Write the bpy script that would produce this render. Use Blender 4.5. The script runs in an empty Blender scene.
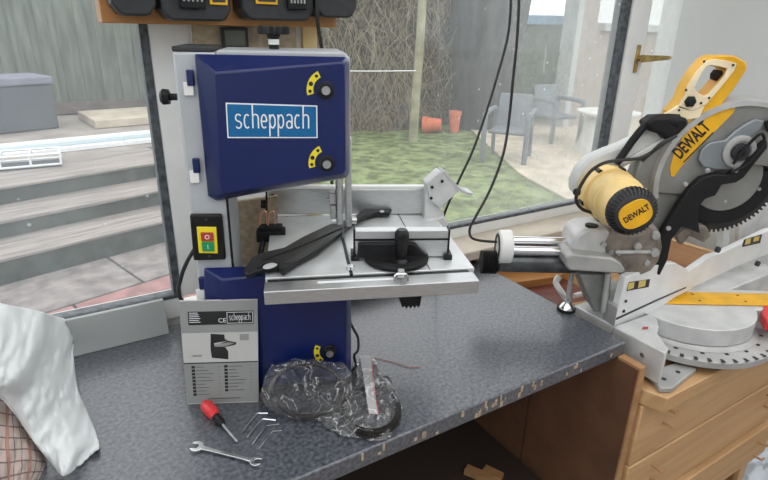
import bpy, bmesh, math, random
from math import sin, cos, pi, radians, atan2, sqrt
from mathutils import Vector, Matrix, noise
random.seed(4)
SC = bpy.context.scene
COL = SC.collection
V = Vector
# ------------------------------------------------------------------ camera
F_PX, PITCH, ROLL = 544.07, .370058, .0212868
YW, YB = .554837, .1667774            # yaw of the window wall, yaw of the band saw
CAM = V((0, 0, 1.6))
_fw = V((0, cos(PITCH), -sin(PITCH))); _rt = V((1, 0, 0)); _up = _rt.cross(_fw)
_r2 = _rt*cos(ROLL)+_up*sin(ROLL); _u2 = _up*cos(ROLL)-_rt*sin(ROLL)
cd = bpy.data.cameras.new('camera'); cam = bpy.data.objects.new('camera', cd); COL.objects.link(cam)
m = Matrix((_r2, _u2, -_fw)).transposed().to_4x4(); m.translation = CAM
cam.matrix_world = m
cd.sensor_fit = 'HORIZONTAL'; cd.sensor_width = 36; cd.lens = 36*F_PX/768; cd.clip_start = .02; cd.clip_end = 200
SC.camera = cam

def ray(x, y): return _r2*((x-384)/F_PX) - _u2*((y-240)/F_PX) + _fw
def frame(yaw, o=(0, 0, 0)): return Matrix.Translation(V(o)) @ Matrix.Rotation(yaw, 4, 'Z')
MW, MB = frame(YW), frame(YB)
I4 = Matrix.Identity(4)
def at(x, y, z):                       # point of a horizontal plane seen at x, y
    d = ray(x, y); return CAM + d*((z-CAM.z)/d.z)
def onpl(x, y, P0, n):
    d = ray(x, y); return CAM + d*(n.dot(P0-CAM)/n.dot(d))
def wp(x, y, t): return onpl(x, y, MW @ V((0, t, 0)), MW.to_3x3() @ V((0, 1, 0)))
def ws(x, y, s): return onpl(x, y, MW @ V((s, 0, 0)), MW.to_3x3() @ V((1, 0, 0)))
def bp(x, y, t): return onpl(x, y, MB @ V((0, t, 0)), MB.to_3x3() @ V((0, 1, 0)))
def py(x, y, Y): return onpl(x, y, V((0, Y, 0)), V((0, 1, 0)))
def W(s, t, z): return MW @ V((s, t, z))
def Bw(s, t, z): return MB @ V((s, t, z))
NW = MW.to_3x3() @ V((0, 1, 0)); UW = MW.to_3x3() @ V((1, 0, 0))
NB = MB.to_3x3() @ V((0, 1, 0)); UB = MB.to_3x3() @ V((1, 0, 0))
YY = V((0, 1, 0)); XX = V((1, 0, 0)); ZZ = V((0, 0, 1))

# ------------------------------------------------------------------ materials
def mat(name, col, rough=.5, metal=0., noise_amt=0., nscale=30, bump=0., bscale=200, spec=.5, stretch=None, col2=None, trans=0., coat=0., lo=.35, hi=.65, det=5, sheen=0):
    m = bpy.data.materials.new(name); m.use_nodes = True
    nt = m.node_tree; b = nt.nodes['Principled BSDF']
    b.inputs['Base Color'].default_value = (*col, 1); b.inputs['Roughness'].default_value = rough
    b.inputs['Metallic'].default_value = metal; b.inputs['Specular IOR Level'].default_value = spec
    if coat: b.inputs['Coat Weight'].default_value = coat
    if trans: b.inputs['Transmission Weight'].default_value = trans
    tc = nt.nodes.new('ShaderNodeTexCoord'); mp = nt.nodes.new('ShaderNodeMapping')
    nt.links.new(tc.outputs['Object'], mp.inputs['Vector'])
    if stretch: mp.inputs['Scale'].default_value = stretch
    if noise_amt or col2:
        n = nt.nodes.new('ShaderNodeTexNoise'); n.inputs['Scale'].default_value = nscale; n.inputs['Detail'].default_value = det
        nt.links.new(mp.outputs[0], n.inputs['Vector'])
        r = nt.nodes.new('ShaderNodeValToRGB')
        r.color_ramp.elements[0].position = lo; r.color_ramp.elements[1].position = hi
        c2 = col2 if col2 else tuple(min(1, c*(1+noise_amt)) for c in col)
        c1 = col if col2 else tuple(c*(1-noise_amt) for c in col)
        r.color_ramp.elements[0].color = (*c1, 1); r.color_ramp.elements[1].color = (*c2, 1)
        nt.links.new(n.outputs['Fac'], r.inputs['Fac']); nt.links.new(r.outputs['Color'], b.inputs['Base Color'])
    if bump:
        n2 = nt.nodes.new('ShaderNodeTexNoise'); n2.inputs['Scale'].default_value = bscale; n2.inputs['Detail'].default_value = 3
        nt.links.new(mp.outputs[0], n2.inputs['Vector'])
        bu = nt.nodes.new('ShaderNodeBump'); bu.inputs['Strength'].default_value = bump; bu.inputs['Distance'].default_value = .004
        nt.links.new(n2.outputs['Fac'], bu.inputs['Height']); nt.links.new(bu.outputs[0], b.inputs['Normal'])
    return m
def wood(name, c1, c2, rough=.5, scale=6., axis=0, strength=1.):
    m = bpy.data.materials.new(name); m.use_nodes = True
    nt = m.node_tree; b = nt.nodes['Principled BSDF']; b.inputs['Roughness'].default_value = rough
    tc = nt.nodes.new('ShaderNodeTexCoord'); mp = nt.nodes.new('ShaderNodeMapping')
    sc = [scale*4]*3; sc[axis] = scale*.35; mp.inputs['Scale'].default_value = sc
    nt.links.new(tc.outputs['Object'], mp.inputs['Vector'])
    n = nt.nodes.new('ShaderNodeTexNoise'); n.inputs['Scale'].default_value = 1.2; n.inputs['Detail'].default_value = 6; n.inputs['Distortion'].default_value = .8
    nt.links.new(mp.outputs[0], n.inputs['Vector'])
    r = nt.nodes.new('ShaderNodeValToRGB'); r.color_ramp.elements[0].position = .3; r.color_ramp.elements[1].position = .7
    r.color_ramp.elements[0].color = (*c1, 1); r.color_ramp.elements[1].color = (*c2, 1)
    nt.links.new(n.outputs['Fac'], r.inputs['Fac'])
    # a few knots
    v = nt.nodes.new('ShaderNodeTexVoronoi'); v.inputs['Scale'].default_value = .5; nt.links.new(mp.outputs[0], v.inputs['Vector'])
    rr = nt.nodes.new('ShaderNodeValToRGB'); rr.color_ramp.elements[0].position = .02; rr.color_ramp.elements[1].position = .09
    rr.color_ramp.elements[0].color = (.45, .35, .28, 1); rr.color_ramp.elements[1].color = (1, 1, 1, 1)
    nt.links.new(v.outputs['Distance'], rr.inputs['Fac'])
    mx = nt.nodes.new('ShaderNodeMix'); mx.data_type = 'RGBA'; mx.blend_type = 'MULTIPLY'; mx.inputs[0].default_value = strength
    nt.links.new(r.outputs['Color'], mx.inputs[6]); nt.links.new(rr.outputs['Color'], mx.inputs[7])
    nt.links.new(mx.outputs[2], b.inputs['Base Color'])
    return m
def glass_mat(name, dirt=.25, haze_grad=None, tint=(1, 1, 1), dcol=(.8, .85, .85)):
    m = bpy.data.materials.new(name); m.use_nodes = True; nt = m.node_tree; nt.nodes.clear()
    out = nt.nodes.new('ShaderNodeOutputMaterial')
    tr = nt.nodes.new('ShaderNodeBsdfTransparent'); tr.inputs[0].default_value = (*tint, 1)
    gl = nt.nodes.new('ShaderNodeBsdfGlossy'); gl.inputs['Roughness'].default_value = .03
    fr = nt.nodes.new('ShaderNodeFresnel'); fr.inputs[0].default_value = 1.45
    ge = nt.nodes.new('ShaderNodeNewGeometry'); fs = nt.nodes.new('ShaderNodeMath'); fs.operation = 'SUBTRACT'; fs.inputs[0].default_value = 1; nt.links.new(ge.outputs['Backfacing'], fs.inputs[1])
    ff = nt.nodes.new('ShaderNodeMath'); ff.operation = 'MULTIPLY'; nt.links.new(fr.outputs[0], ff.inputs[0]); nt.links.new(fs.outputs[0], ff.inputs[1])
    m1 = nt.nodes.new('ShaderNodeMixShader'); nt.links.new(ff.outputs[0], m1.inputs[0]); nt.links.new(tr.outputs[0], m1.inputs[1]); nt.links.new(gl.outputs[0], m1.inputs[2])
    df = nt.nodes.new('ShaderNodeBsdfDiffuse'); df.inputs[0].default_value = (*dcol, 1)
    tl = nt.nodes.new('ShaderNodeBsdfTranslucent'); tl.inputs[0].default_value = (*dcol, 1)
    m2 = nt.nodes.new('ShaderNodeMixShader'); m2.inputs[0].default_value = .6; nt.links.new(df.outputs[0], m2.inputs[1]); nt.links.new(tl.outputs[0], m2.inputs[2])
    tc = nt.nodes.new('ShaderNodeTexCoord'); mp = nt.nodes.new('ShaderNodeMapping'); mp.inputs['Scale'].default_value = (2, 2, 1.2)
    nt.links.new(tc.outputs['Object'], mp.inputs[0])
    n = nt.nodes.new('ShaderNodeTexNoise'); n.inputs['Scale'].default_value = 3; n.inputs['Detail'].default_value = 8; n.inputs['Roughness'].default_value = .7
    nt.links.new(mp.outputs[0], n.inputs[0])
    mr = nt.nodes.new('ShaderNodeMapRange'); mr.inputs[1].default_value = .35; mr.inputs[2].default_value = .75
    mr.inputs[3].default_value = dirt*.72; mr.inputs[4].default_value = dirt*1.3
    nt.links.new(n.outputs['Fac'], mr.inputs[0])
    v = nt.nodes.new('ShaderNodeTexVoronoi'); v.inputs['Scale'].default_value = 22; nt.links.new(tc.outputs['Object'], v.inputs[0])
    vr = nt.nodes.new('ShaderNodeMapRange'); vr.inputs[1].default_value = .05; vr.inputs[2].default_value = .11; vr.inputs[3].default_value = .35; vr.inputs[4].default_value = 0
    nt.links.new(v.outputs['Distance'], vr.inputs[0])
    ad = nt.nodes.new('ShaderNodeMath'); ad.operation = 'ADD'; ad.use_clamp = True; nt.links.new(mr.outputs[0], ad.inputs[0]); nt.links.new(vr.outputs[0], ad.inputs[1])
    if haze_grad:                            # painted haze over the grime grows along the pane
        sx = nt.nodes.new('ShaderNodeSeparateXYZ'); nt.links.new(tc.outputs['Object'], sx.inputs[0])
        gm = nt.nodes.new('ShaderNodeMapRange'); gm.inputs[1].default_value, gm.inputs[2].default_value, gm.inputs[3].default_value, gm.inputs[4].default_value = haze_grad
        nt.links.new(sx.outputs[0], gm.inputs[0]); a2 = nt.nodes.new('ShaderNodeMath'); a2.operation = 'MULTIPLY'; a2.use_clamp = True
        nt.links.new(ad.outputs[0], a2.inputs[0]); nt.links.new(gm.outputs[0], a2.inputs[1]); ad = a2
    af = nt.nodes.new('ShaderNodeMath'); af.operation = 'MULTIPLY'; nt.links.new(ad.outputs[0], af.inputs[0]); nt.links.new(fs.outputs[0], af.inputs[1])
    m3 = nt.nodes.new('ShaderNodeMixShader'); nt.links.new(af.outputs[0], m3.inputs[0]); nt.links.new(m1.outputs[0], m3.inputs[1]); nt.links.new(m2.outputs[0], m3.inputs[2])
    nt.links.new(m3.outputs[0], out.inputs[0])
    return m
def plastic_film(name, haze=.12):
    m = bpy.data.materials.new(name); m.use_nodes = True; nt = m.node_tree; nt.nodes.clear()
    out = nt.nodes.new('ShaderNodeOutputMaterial')
    tr = nt.nodes.new('ShaderNodeBsdfTransparent'); tr.inputs[0].default_value = (.96, .96, .96, 1)
    gl = nt.nodes.new('ShaderNodeBsdfGlossy'); gl.inputs['Roughness'].default_value = .07
    lw = nt.nodes.new('ShaderNodeLayerWeight'); lw.inputs[0].default_value = .34
    m1 = nt.nodes.new('ShaderNodeMixShader'); nt.links.new(lw.outputs['Fresnel'], m1.inputs[0]); nt.links.new(tr.outputs[0], m1.inputs[1]); nt.links.new(gl.outputs[0], m1.inputs[2])
    df = nt.nodes.new('ShaderNodeBsdfDiffuse'); df.inputs[0].default_value = (.9, .9, .9, 1)
    m2 = nt.nodes.new('ShaderNodeMixShader'); m2.inputs[0].default_value = haze
    tc = nt.nodes.new('ShaderNodeTexCoord'); nz = nt.nodes.new('ShaderNodeTexNoise'); nz.inputs['Scale'].default_value = 14; nz.inputs['Detail'].default_value = 4; nz.inputs['Distortion'].default_value = 1.5
    nt.links.new(tc.outputs['Object'], nz.inputs[0])
    sb = nt.nodes.new('ShaderNodeMath'); sb.operation = 'SUBTRACT'; sb.inputs[1].default_value = .5; nt.links.new(nz.outputs['Fac'], sb.inputs[0])
    ab = nt.nodes.new('ShaderNodeMath'); ab.operation = 'ABSOLUTE'; nt.links.new(sb.outputs[0], ab.inputs[0])
    mr = nt.nodes.new('ShaderNodeMapRange'); mr.inputs[1].default_value = 0; mr.inputs[2].default_value = .018; mr.inputs[3].default_value = min(1, haze+.45); mr.inputs[4].default_value = haze  # white streaks painted along the creases in place of glints
    nt.links.new(ab.outputs[0], mr.inputs[0]); nt.links.new(mr.outputs[0], m2.inputs[0])
    nt.links.new(m1.outputs[0], m2.inputs[1]); nt.links.new(df.outputs[0], m2.inputs[2])
    nt.links.new(m2.outputs[0], out.inputs[0]); return m

M = {}
M['bench'] = mat('slate_laminate', (.022, .026, .034), .34, col2=(.135, .145, .168), nscale=130, spec=1.0, coat=.15, bump=.10, bscale=90, det=8, lo=.3, hi=.72)
M['white'] = mat('white_upvc', (.78, .78, .76), .35, noise_amt=.05, nscale=8)
M['wall'] = mat('grey_white_plaster', (.62, .63, .62), .8, noise_amt=.02, nscale=4, bump=.1, bscale=60)
M['ceil'] = mat('white_ceiling', (.75, .75, .73), .8)
M['floor'] = mat('dusty_grey_vinyl_floor', (.30, .25, .23), .6, noise_amt=.3, nscale=12)
M['rubber'] = mat('dark_grey_gasket', (.07, .08, .09), .6, noise_amt=.5, nscale=60)
M['glassL'] = glass_mat('dusty_glass_left', .20, dcol=(.75, .82, .84))
M['glassR'] = glass_mat('dusty_hazed_glass_right', .24, haze_grad=(.85, 1.6, .45, 1.6), dcol=(.8, .84, .82))
M['blue'] = mat('dark_blue_enamel', (.003, .011, .085), .28, noise_amt=.06, nscale=10, bump=.05, bscale=300)
M['grey'] = mat('light_grey_enamel', (.42, .44, .46), .4, noise_amt=.04, nscale=20)
M['dgrey'] = mat('dark_grey_plastic', (.04, .04, .043), .5, spec=.3)
M['black'] = mat('black_plastic', (.008, .008, .009), .38, spec=.3, noise_amt=.3, nscale=60)
M['blackm'] = mat('matt_black_rubber', (.012, .012, .013), .6, spec=.25, bump=.2, bscale=400)
M['alu'] = mat('brushed_aluminium', (.55, .56, .56), .34, .85, noise_amt=.08, nscale=40, stretch=(1, 12, 12))
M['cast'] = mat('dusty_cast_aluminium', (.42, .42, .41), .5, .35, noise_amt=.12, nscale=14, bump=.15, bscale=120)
M['castl'] = mat('pale_dusty_aluminium', (.60, .605, .60), .45, .25, noise_amt=.10, nscale=18, bump=.06, bscale=90)
M['castb'] = mat('brownish_dusty_casting', (.22, .19, .16), .6, .3, noise_amt=.4, nscale=22, bump=.3, bscale=90)
M['table'] = mat('milled_table_metal', (.66, .68, .68), .36, .35, noise_amt=.10, nscale=12)
M['chrome'] = mat('bright_steel', (.75, .76, .78), .16, 1.)
M['steel'] = mat('dull_steel', (.5, .5, .5), .35, .9, noise_amt=.15, nscale=60)
M['yellow'] = mat('yellow_plastic', (.76, .40, .012), .42, noise_amt=.12, nscale=16, bump=.05, bscale=60)
M['yellowp'] = mat('dust_paled_yellow_plastic', (.80, .58, .24), .5, noise_amt=.14, nscale=14)
M['cream'] = mat('cream_plastic', (.84, .71, .48), .5, noise_amt=.12, nscale=16)
M['ystick'] = mat('yellow_sticker', (.80, .66, .02), .4)
M['logo'] = mat('teal_blue_print', (.0, .115, .30), .35)
M['wprint'] = mat('white_print', (.82, .84, .86), .4)
M['bprint'] = mat('black_print', (.012, .012, .012), .5)
M['pwhite'] = mat('booklet_paper', (.50, .50, .48), .55)
M['pgrey'] = mat('booklet_grey_paper', (.27, .275, .27), .55)
M['red'] = mat('red_plastic', (.62, .035, .04), .3)
M['green'] = mat('green_plastic', (.01, .25, .10), .35)
M['redb'] = mat('red_button_plastic', (.38, .04, .02), .4)
M['pine'] = wood('pine', (.46, .27, .125), (.60, .38, .19), .5, 5, 0)
M['pined'] = wood('darker_pine', (.33, .17, .07), (.46, .26, .12), .5, 6, 0)
M['orangew'] = wood('orange_varnished_wood', (.36, .15, .04), (.50, .24, .08), .4, 5, 0)
M['redw'] = wood('dark_red_wood', (.10, .022, .012), (.19, .05, .025), .4, 6, 0)
M['brownp'] = mat('brown_hardboard', (.12, .055, .028), .6, noise_amt=.2, nscale=9)
M['ply'] = mat('beige_chipboard', (.40, .33, .23), .8, noise_amt=.16, nscale=60, bump=.1, bscale=150)
M['plyb'] = mat('tan_chipboard', (.42, .32, .22), .8, noise_amt=.2, nscale=70)
M['yelw'] = mat('yellowish_timber', (.72, .56, .26), .6, noise_amt=.06, nscale=9)
M['sill'] = mat('dusty_cream_sill', (.52, .46, .38), .6, noise_amt=.12, nscale=9)
M['cloth'] = mat('white_cotton', (.74, .77, .77), .9, bump=.15, bscale=300, noise_amt=.03, nscale=9)
M['film'] = plastic_film('clear_plastic_film', .06)
M['filmw'] = plastic_film('hazy_plastic_film', .35)
M['lcd'] = mat('grey_green_lcd', (.13, .15, .12), .2)
M['brass'] = mat('aged_brass', (.42, .30, .10), .35, .8, noise_amt=.3, nscale=40)
M['copper'] = mat('copper', (.75, .42, .30), .3, .9)
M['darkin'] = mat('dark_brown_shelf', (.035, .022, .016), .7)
M['cable'] = mat('black_cable', (.015, .015, .015), .45)
M['bluegrey'] = mat('blue_grey_metal', (.24, .265, .28), .45, .4, noise_amt=.1, nscale=20)
M['guard'] = mat('grey_guard_metal', (.27, .27, .255), .45, .5, noise_amt=.12, nscale=12, bump=.08, bscale=70)
M['blade'] = mat('dark_blade_steel', (.045, .042, .038), .45, .6, noise_amt=.3, nscale=20)
# outdoors
M['slab'] = mat('wet_sandstone', (.22, .195, .185), .75, noise_amt=.3, nscale=9, bump=.3, bscale=18)
M['slabp'] = mat('pink_tinted_slab', (.30, .155, .145), .75, noise_amt=.25, nscale=9, bump=.3, bscale=18)  # pinkish tint given to a few slabs
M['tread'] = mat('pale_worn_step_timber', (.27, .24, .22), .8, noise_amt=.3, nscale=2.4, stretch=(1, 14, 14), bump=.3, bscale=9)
M['riser'] = mat('dark_step_riser', (.06, .066, .056), .85, noise_amt=.35, nscale=10, bump=.4, bscale=14)  # greenish grey, much darker than the treads
M['terrace'] = mat('pale_terrace_paving', (.31, .28, .25), .8, noise_amt=.2, nscale=3)
M['fence'] = mat('weathered_green_grey_fence', (.125, .145, .12), .85, noise_amt=.3, nscale=3, stretch=(4, 4, .6), bump=.4, bscale=10)
M['fenced'] = mat('grey_brown_rail', (.15, .12, .11), .85, noise_amt=.2, nscale=6)
M['grass'] = mat('lawn_grass', (.16, .205, .085), .9, noise_amt=.5, nscale=7, bump=1., bscale=60)
M['hedge'] = mat('dry_brown_undergrowth', (.035, .028, .022), .95, col2=(.19, .155, .12), nscale=5, stretch=(5, 5, 1.5), bump=1., bscale=20, det=10)
M['twig'] = mat('dry_straw_twig', (.34, .29, .21), .9)
M['trunk'] = mat('dull_grey_bark', (.05, .05, .055), .95, noise_amt=.35, nscale=3, stretch=(3, 3, .8), bump=.8, bscale=10)
M['postw'] = mat('mossy_pale_post', (.30, .29, .19), .9, noise_amt=.25, nscale=5)
M['terra'] = mat('terracotta', (.62, .17, .09), .8, noise_amt=.1, nscale=9)
M['rattan'] = mat('slate_grey_rattan', (.085, .095, .11), .8, noise_amt=.3, nscale=60, bump=.6, bscale=120)
M['cush'] = mat('grey_cover_cloth', (.21, .215, .27), .85, noise_amt=.12, nscale=5)
M['pebble'] = mat('pebble_dash_render', (.34, .29, .265), .9, noise_amt=.3, nscale=55, bump=.9, bscale=60)
M['lintel'] = mat('grey_painted_sill', (.42, .44, .44), .7)
M['chairp'] = mat('grey_garden_plastic', (.15, .17, .19), .6, noise_amt=.1, nscale=20)
M['tabw'] = mat('chalky_white_paint', (.60, .60, .57), .7, noise_amt=.12, nscale=9)
M['paleblue'] = mat('pale_blue_vinyl', (.33, .52, .72), .5)
M['net'] = mat('grey_green_mesh_cloth', (.17, .22, .17), .9, noise_amt=.2, nscale=9)
M['plankw'] = mat('white_fascia_plastic', (.80, .82, .82), .4)
M['wgrey'] = mat('pale_grey_blue_plastic', (.42, .50, .54), .5)
M['stone'] = mat('pale_sand_stone', (.50, .44, .35), .8, noise_amt=.15, nscale=5)
# checked fabric
def check_mat():
    m = bpy.data.materials.new('checked_fabric'); m.use_nodes = True; nt = m.node_tree; b = nt.nodes['Principled BSDF']; b.inputs['Roughness'].default_value = .95
    uv = nt.nodes.new('ShaderNodeTexCoord'); sp = nt.nodes.new('ShaderNodeSeparateXYZ'); nt.links.new(uv.outputs['UV'], sp.inputs[0])
    prev = None
    for i, (fq, wd, col) in enumerate(((12, .13, (.10, .06, .06, 1)), (9, .13, (.10, .07, .07, 1)), (4, .16, (.42, .20, .14, 1)))):
        mu = nt.nodes.new('ShaderNodeMath'); mu.operation = 'MULTIPLY'; mu.inputs[1].default_value = fq
        nt.links.new(sp.outputs[0 if i != 1 else 1], mu.inputs[0])
        fr = nt.nodes.new('ShaderNodeMath'); fr.operation = 'FRACT'; nt.links.new(mu.outputs[0], fr.inputs[0])
        lt = nt.nodes.new('ShaderNodeMath'); lt.operation = 'LESS_THAN'; lt.inputs[1].default_value = wd; nt.links.new(fr.outputs[0], lt.inputs[0])
        sc = nt.nodes.new('ShaderNodeMath'); sc.operation = 'MULTIPLY'; sc.inputs[1].default_value = .75; nt.links.new(lt.outputs[0], sc.inputs[0])
        mx = nt.nodes.new('ShaderNodeMix'); mx.data_type = 'RGBA'; nt.links.new(sc.outputs[0], mx.inputs[0])
        if prev is None: mx.inputs[6].default_value = (.52, .42, .38, 1)
        else: nt.links.new(prev.outputs[2], mx.inputs[6])
        mx.inputs[7].default_value = col; prev = mx
    nt.links.new(prev.outputs[2], b.inputs['Base Color'])
    n = nt.nodes.new('ShaderNodeTexNoise'); n.inputs['Scale'].default_value = 250
    bu = nt.nodes.new('ShaderNodeBump'); bu.inputs['Strength'].default_value = .4; bu.inputs['Distance'].default_value = .003; nt.links.new(n.outputs[0], bu.inputs['Height']); nt.links.new(bu.outputs[0], b.inputs['Normal'])
    return m
M['check'] = check_mat()

M['rubberd'] = mat('dark_dust_tube', (.10, .105, .11), .28, .6, noise_amt=.3, nscale=30)
M['dcast'] = mat('dark_grey_casting', (.24, .25, .24), .5, .4, noise_amt=.2, nscale=20)  # one even dark grey for the support web
M['white2'] = mat('pale_grey_plastic', (.60, .61, .60), .45, noise_amt=.06, nscale=12)
M['orangep'] = wood('orange_plywood', (.55, .30, .16), (.66, .38, .22), .5, 4, 0)
M['packd'] = mat('charcoal_pack_plastic', (.022, .023, .026), .5, noise_amt=.2, nscale=50)
M['sheet'] = mat('pale_blue_white_plastic', (.60, .66, .72), .4, bump=.2, bscale=30)
M['greyb'] = mat('grey_board_laminate', (.36, .375, .37), .5, noise_amt=.04, nscale=6)
M['fencew'] = mat('bright_dusty_aluminium', (.74, .745, .74), .42, .2, noise_amt=.06, nscale=12)
M['gold'] = mat('gold_sticker_print', (.62, .46, .12), .45)
M['clear'] = glass_mat('clean_glass', .0)
M['chrome2'] = mat('bright_sheet_steel', (.72, .73, .73), .3, .7)
# ------------------------------------------------------------------ mesh helpers
def nb(): return bmesh.new()
def box(bm, x0, x1, y0, y1, z0, z1, T=None):
    vs = [V((x, y, z)) for z in (z0, z1) for y in (y0, y1) for x in (x0, x1)]
    if T: vs = [T @ v for v in vs]
    v = [bm.verts.new(p) for p in vs]
    for f in ((0, 2, 3, 1), (4, 5, 7, 6), (0, 1, 5, 4), (2, 6, 7, 3), (0, 4, 6, 2), (1, 3, 7, 5)): bm.faces.new([v[i] for i in f])
    return bm
def prism(bm, pts, vec):
    vec = V(vec); a = [bm.verts.new(V(p)) for p in pts]; b = [bm.verts.new(V(p)+vec) for p in pts]
    n = len(a); bm.faces.new(a[::-1]); bm.faces.new(b)
    for i in range(n): bm.faces.new((a[i], a[(i+1) % n], b[(i+1) % n], b[i]))
    return bm
def loft(bm, rings, cap=True, closed=True):
    R = [[bm.verts.new(V(p)) for p in r] for r in rings]; n = len(R[0])
    for i in range(len(R)-1):
        for j in range(n if closed else n-1): bm.faces.new((R[i][j], R[i][(j+1) % n], R[i+1][(j+1) % n], R[i+1][j]))
    if cap and closed: bm.faces.new(R[0][::-1]); bm.faces.new(R[-1])
    return bm
def ringprism(bm, outer, inner, vec):
    vec = V(vec); n = len(outer)
    L = [[bm.verts.new(V(p)+o) for p in ps] for ps, o in ((outer, V()), (inner, V()), (inner, vec), (outer, vec))]
    for k in range(4):
        a, b = L[k], L[(k+1) % 4]
        for i in range(n): bm.faces.new((a[i], a[(i+1) % n], b[(i+1) % n], b[i]))
    return bm
def perp(d):
    d = d.normalized(); a = V((0, 0, 1)) if abs(d.z) < .9 else V((1, 0, 0))
    u = d.cross(a).normalized(); return u, d.cross(u).normalized()
def circ(c, d, r, n, rb=None):
    u, v = perp(V(d)); rb = rb or r
    return [V(c)+u*(r*cos(2*pi*i/n))+v*(rb*sin(2*pi*i/n)) for i in range(n)]
def cyl(bm, p0, p1, r0, r1=None, n=24):
    p0, p1 = V(p0), V(p1); r1 = r0 if r1 is None else r1
    return loft(bm, [circ(p0, p1-p0, r0, n), circ(p1, p1-p0, r1, n)])
def lathe(bm, p, d, prof, n=24):           # prof: (distance along d, radius)
    p, d = V(p), V(d).normalized()
    return loft(bm, [circ(p+d*h, d, max(r, 1e-4), n) for h, r in prof])
def smooth_pts(pts, k=6):
    pts = [V(p) for p in pts]; out = []
    P = [pts[0]*2-pts[1]]+pts+[pts[-1]*2-pts[-2]]
    for i in range(1, len(P)-2):
        for j in range(k):
            t = j/k; a, b, c, d = P[i-1:i+3]
            out.append(.5*((2*b)+(c-a)*t+(2*a-5*b+4*c-d)*t*t+(3*b-a-3*c+d)*t**3))
    out.append(pts[-1]); return out
def tube(bm, pts, r, n=8, k=6, closed=False):
    if k: pts = smooth_pts(pts, k)
    pts = [V(p) for p in pts]
    t = (pts[1]-pts[0]).normalized(); u, w = perp(t); rings = []
    for i, p in enumerate(pts):
        t2 = (pts[min(i+1, len(pts)-1)]-pts[max(i-1, 0)]).normalized()
        u = (u-t2*u.dot(t2)).normalized(); w = t2.cross(u)
        rr = r(i/(len(pts)-1)) if callable(r) else r
        rings.append([p+u*(rr*cos(2*pi*j/n))+w*(rr*sin(2*pi*j/n)) for j in range(n)])
    if closed:
        rings[-1] = rings[0]
        R = [[bm.verts.new(q) for q in r_] for r_ in rings[:-1]]
        for i in range(len(R)):
            a, b = R[i], R[(i+1) % len(R)]
            for j in range(n): bm.faces.new((a[j], a[(j+1) % n], b[(j+1) % n], b[j]))
        return bm
    return loft(bm, rings)
WM = {}
def wm(o): return WM.get(o.name, I4)
def obj(name, bm, material, parent=None, loc=None, rz=0., bevel=0., smooth=35, solid=0., sub=0):
    """vertices of bm are given in world space"""
    if parent is not None: Mx = wm(parent)
    else: Mx = frame(rz, loc if loc is not None else (0, 0, 0))
    bm.transform(Mx.inverted()); bmesh.ops.recalc_face_normals(bm, faces=bm.faces)
    me = bpy.data.meshes.new(name); bm.to_mesh(me); bm.free()
    me.materials.append(material)
    if smooth:
        me.shade_smooth(); me.set_sharp_from_angle(angle=radians(smooth))
    o = bpy.data.objects.new(name, me); COL.objects.link(o)
    if parent is not None: o.parent = parent
    else: o.matrix_world = Mx
    WM[o.name] = Mx
    if solid: mod = o.modifiers.new('solid', 'SOLIDIFY'); mod.thickness = solid; mod.offset = 0
    if bevel: mod = o.modifiers.new('bevel', 'BEVEL'); mod.width = bevel; mod.segments = 2; mod.limit_method = 'ANGLE'; mod.angle_limit = radians(40)
    if sub: mod = o.modifiers.new('sub', 'SUBSURF'); mod.levels = sub; mod.render_levels = sub
    return o
def tag(o, label, cat, group=None, kind=None):
    o['label'] = label; o['category'] = cat
    if group: o['group'] = group
    if kind: o['kind'] = kind
    return o
def thing(name, label, cat, loc, rz=0., group=None):
    o = bpy.data.objects.new(name, None); COL.objects.link(o); o.empty_display_size = .05
    o.matrix_world = frame(rz, loc); WM[o.name] = frame(rz, loc)
    return tag(o, label, cat, group)
def part(o, label): o['label'] = label; return o
def struct(name, bm, m, loc=(0, 0, 0), rz=0., parent=None, **k):
    o = obj(name, bm, m, parent, loc, rz, **k)
    if parent is None: o['kind'] = 'structure'
    return o
def sthing(name, loc, rz=0.):
    o = bpy.data.objects.new(name, None); COL.objects.link(o); o.matrix_world = frame(rz, loc); WM[o.name] = frame(rz, loc)
    o['kind'] = 'structure'; return o
def dup(root, Mnew, label=None):
    r = root.copy(); COL.objects.link(r); r.matrix_world = Mnew; WM[r.name] = Mnew
    if label: r['label'] = label
    for ch in list(root.children):
        c = ch.copy(); COL.objects.link(c); c.parent = r; WM[c.name] = Mnew
        for g in ch.children:
            d = g.copy(); COL.objects.link(d); d.parent = c
    return r
def text(bm, s, O, ux, uy, w, h, ext=.0004, off=.0006, bold=0.):
    """letters s fitted in a w x h box whose lower left corner is O"""
    cu = bpy.data.curves.new('t', 'FONT'); cu.body = s; cu.extrude = 0; cu.offset = bold; cu.resolution_u = 3
    to = bpy.data.objects.new('t', cu); me = bpy.data.meshes.new_from_object(to)
    xs = [v.co.x for v in me.vertices]; ys = [v.co.y for v in me.vertices]
    x0, x1, y0, y1 = min(xs), max(xs), min(ys), max(ys)
    ux, uy = V(ux).normalized(), V(uy).normalized(); n = ux.cross(uy)
    vm = [bm.verts.new(V(O)+ux*((v.co.x-x0)/(x1-x0)*w)+uy*((v.co.y-y0)/(y1-y0)*h)+n*off) for v in me.vertices]
    for p in me.polygons:
        try: bm.faces.new([vm[i] for i in p.vertices])
        except ValueError: pass
    bpy.data.objects.remove(to); bpy.data.curves.remove(cu); bpy.data.meshes.remove(me)
    return bm
def quadpatch(c, u, v):      # c = (bl, br, tr, tl)
    return c[0]*(1-u)*(1-v)+c[1]*u*(1-v)+c[2]*u*v+c[3]*(1-u)*v
def cardrect(bm, c, u0, v0, u1, v1, n, th=.0005):
    P = [quadpatch(c, u, v)+n*.0003 for u, v in ((u0, v0), (u1, v0), (u1, v1), (u0, v1))]
    return prism(bm, P, n*th)
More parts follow.
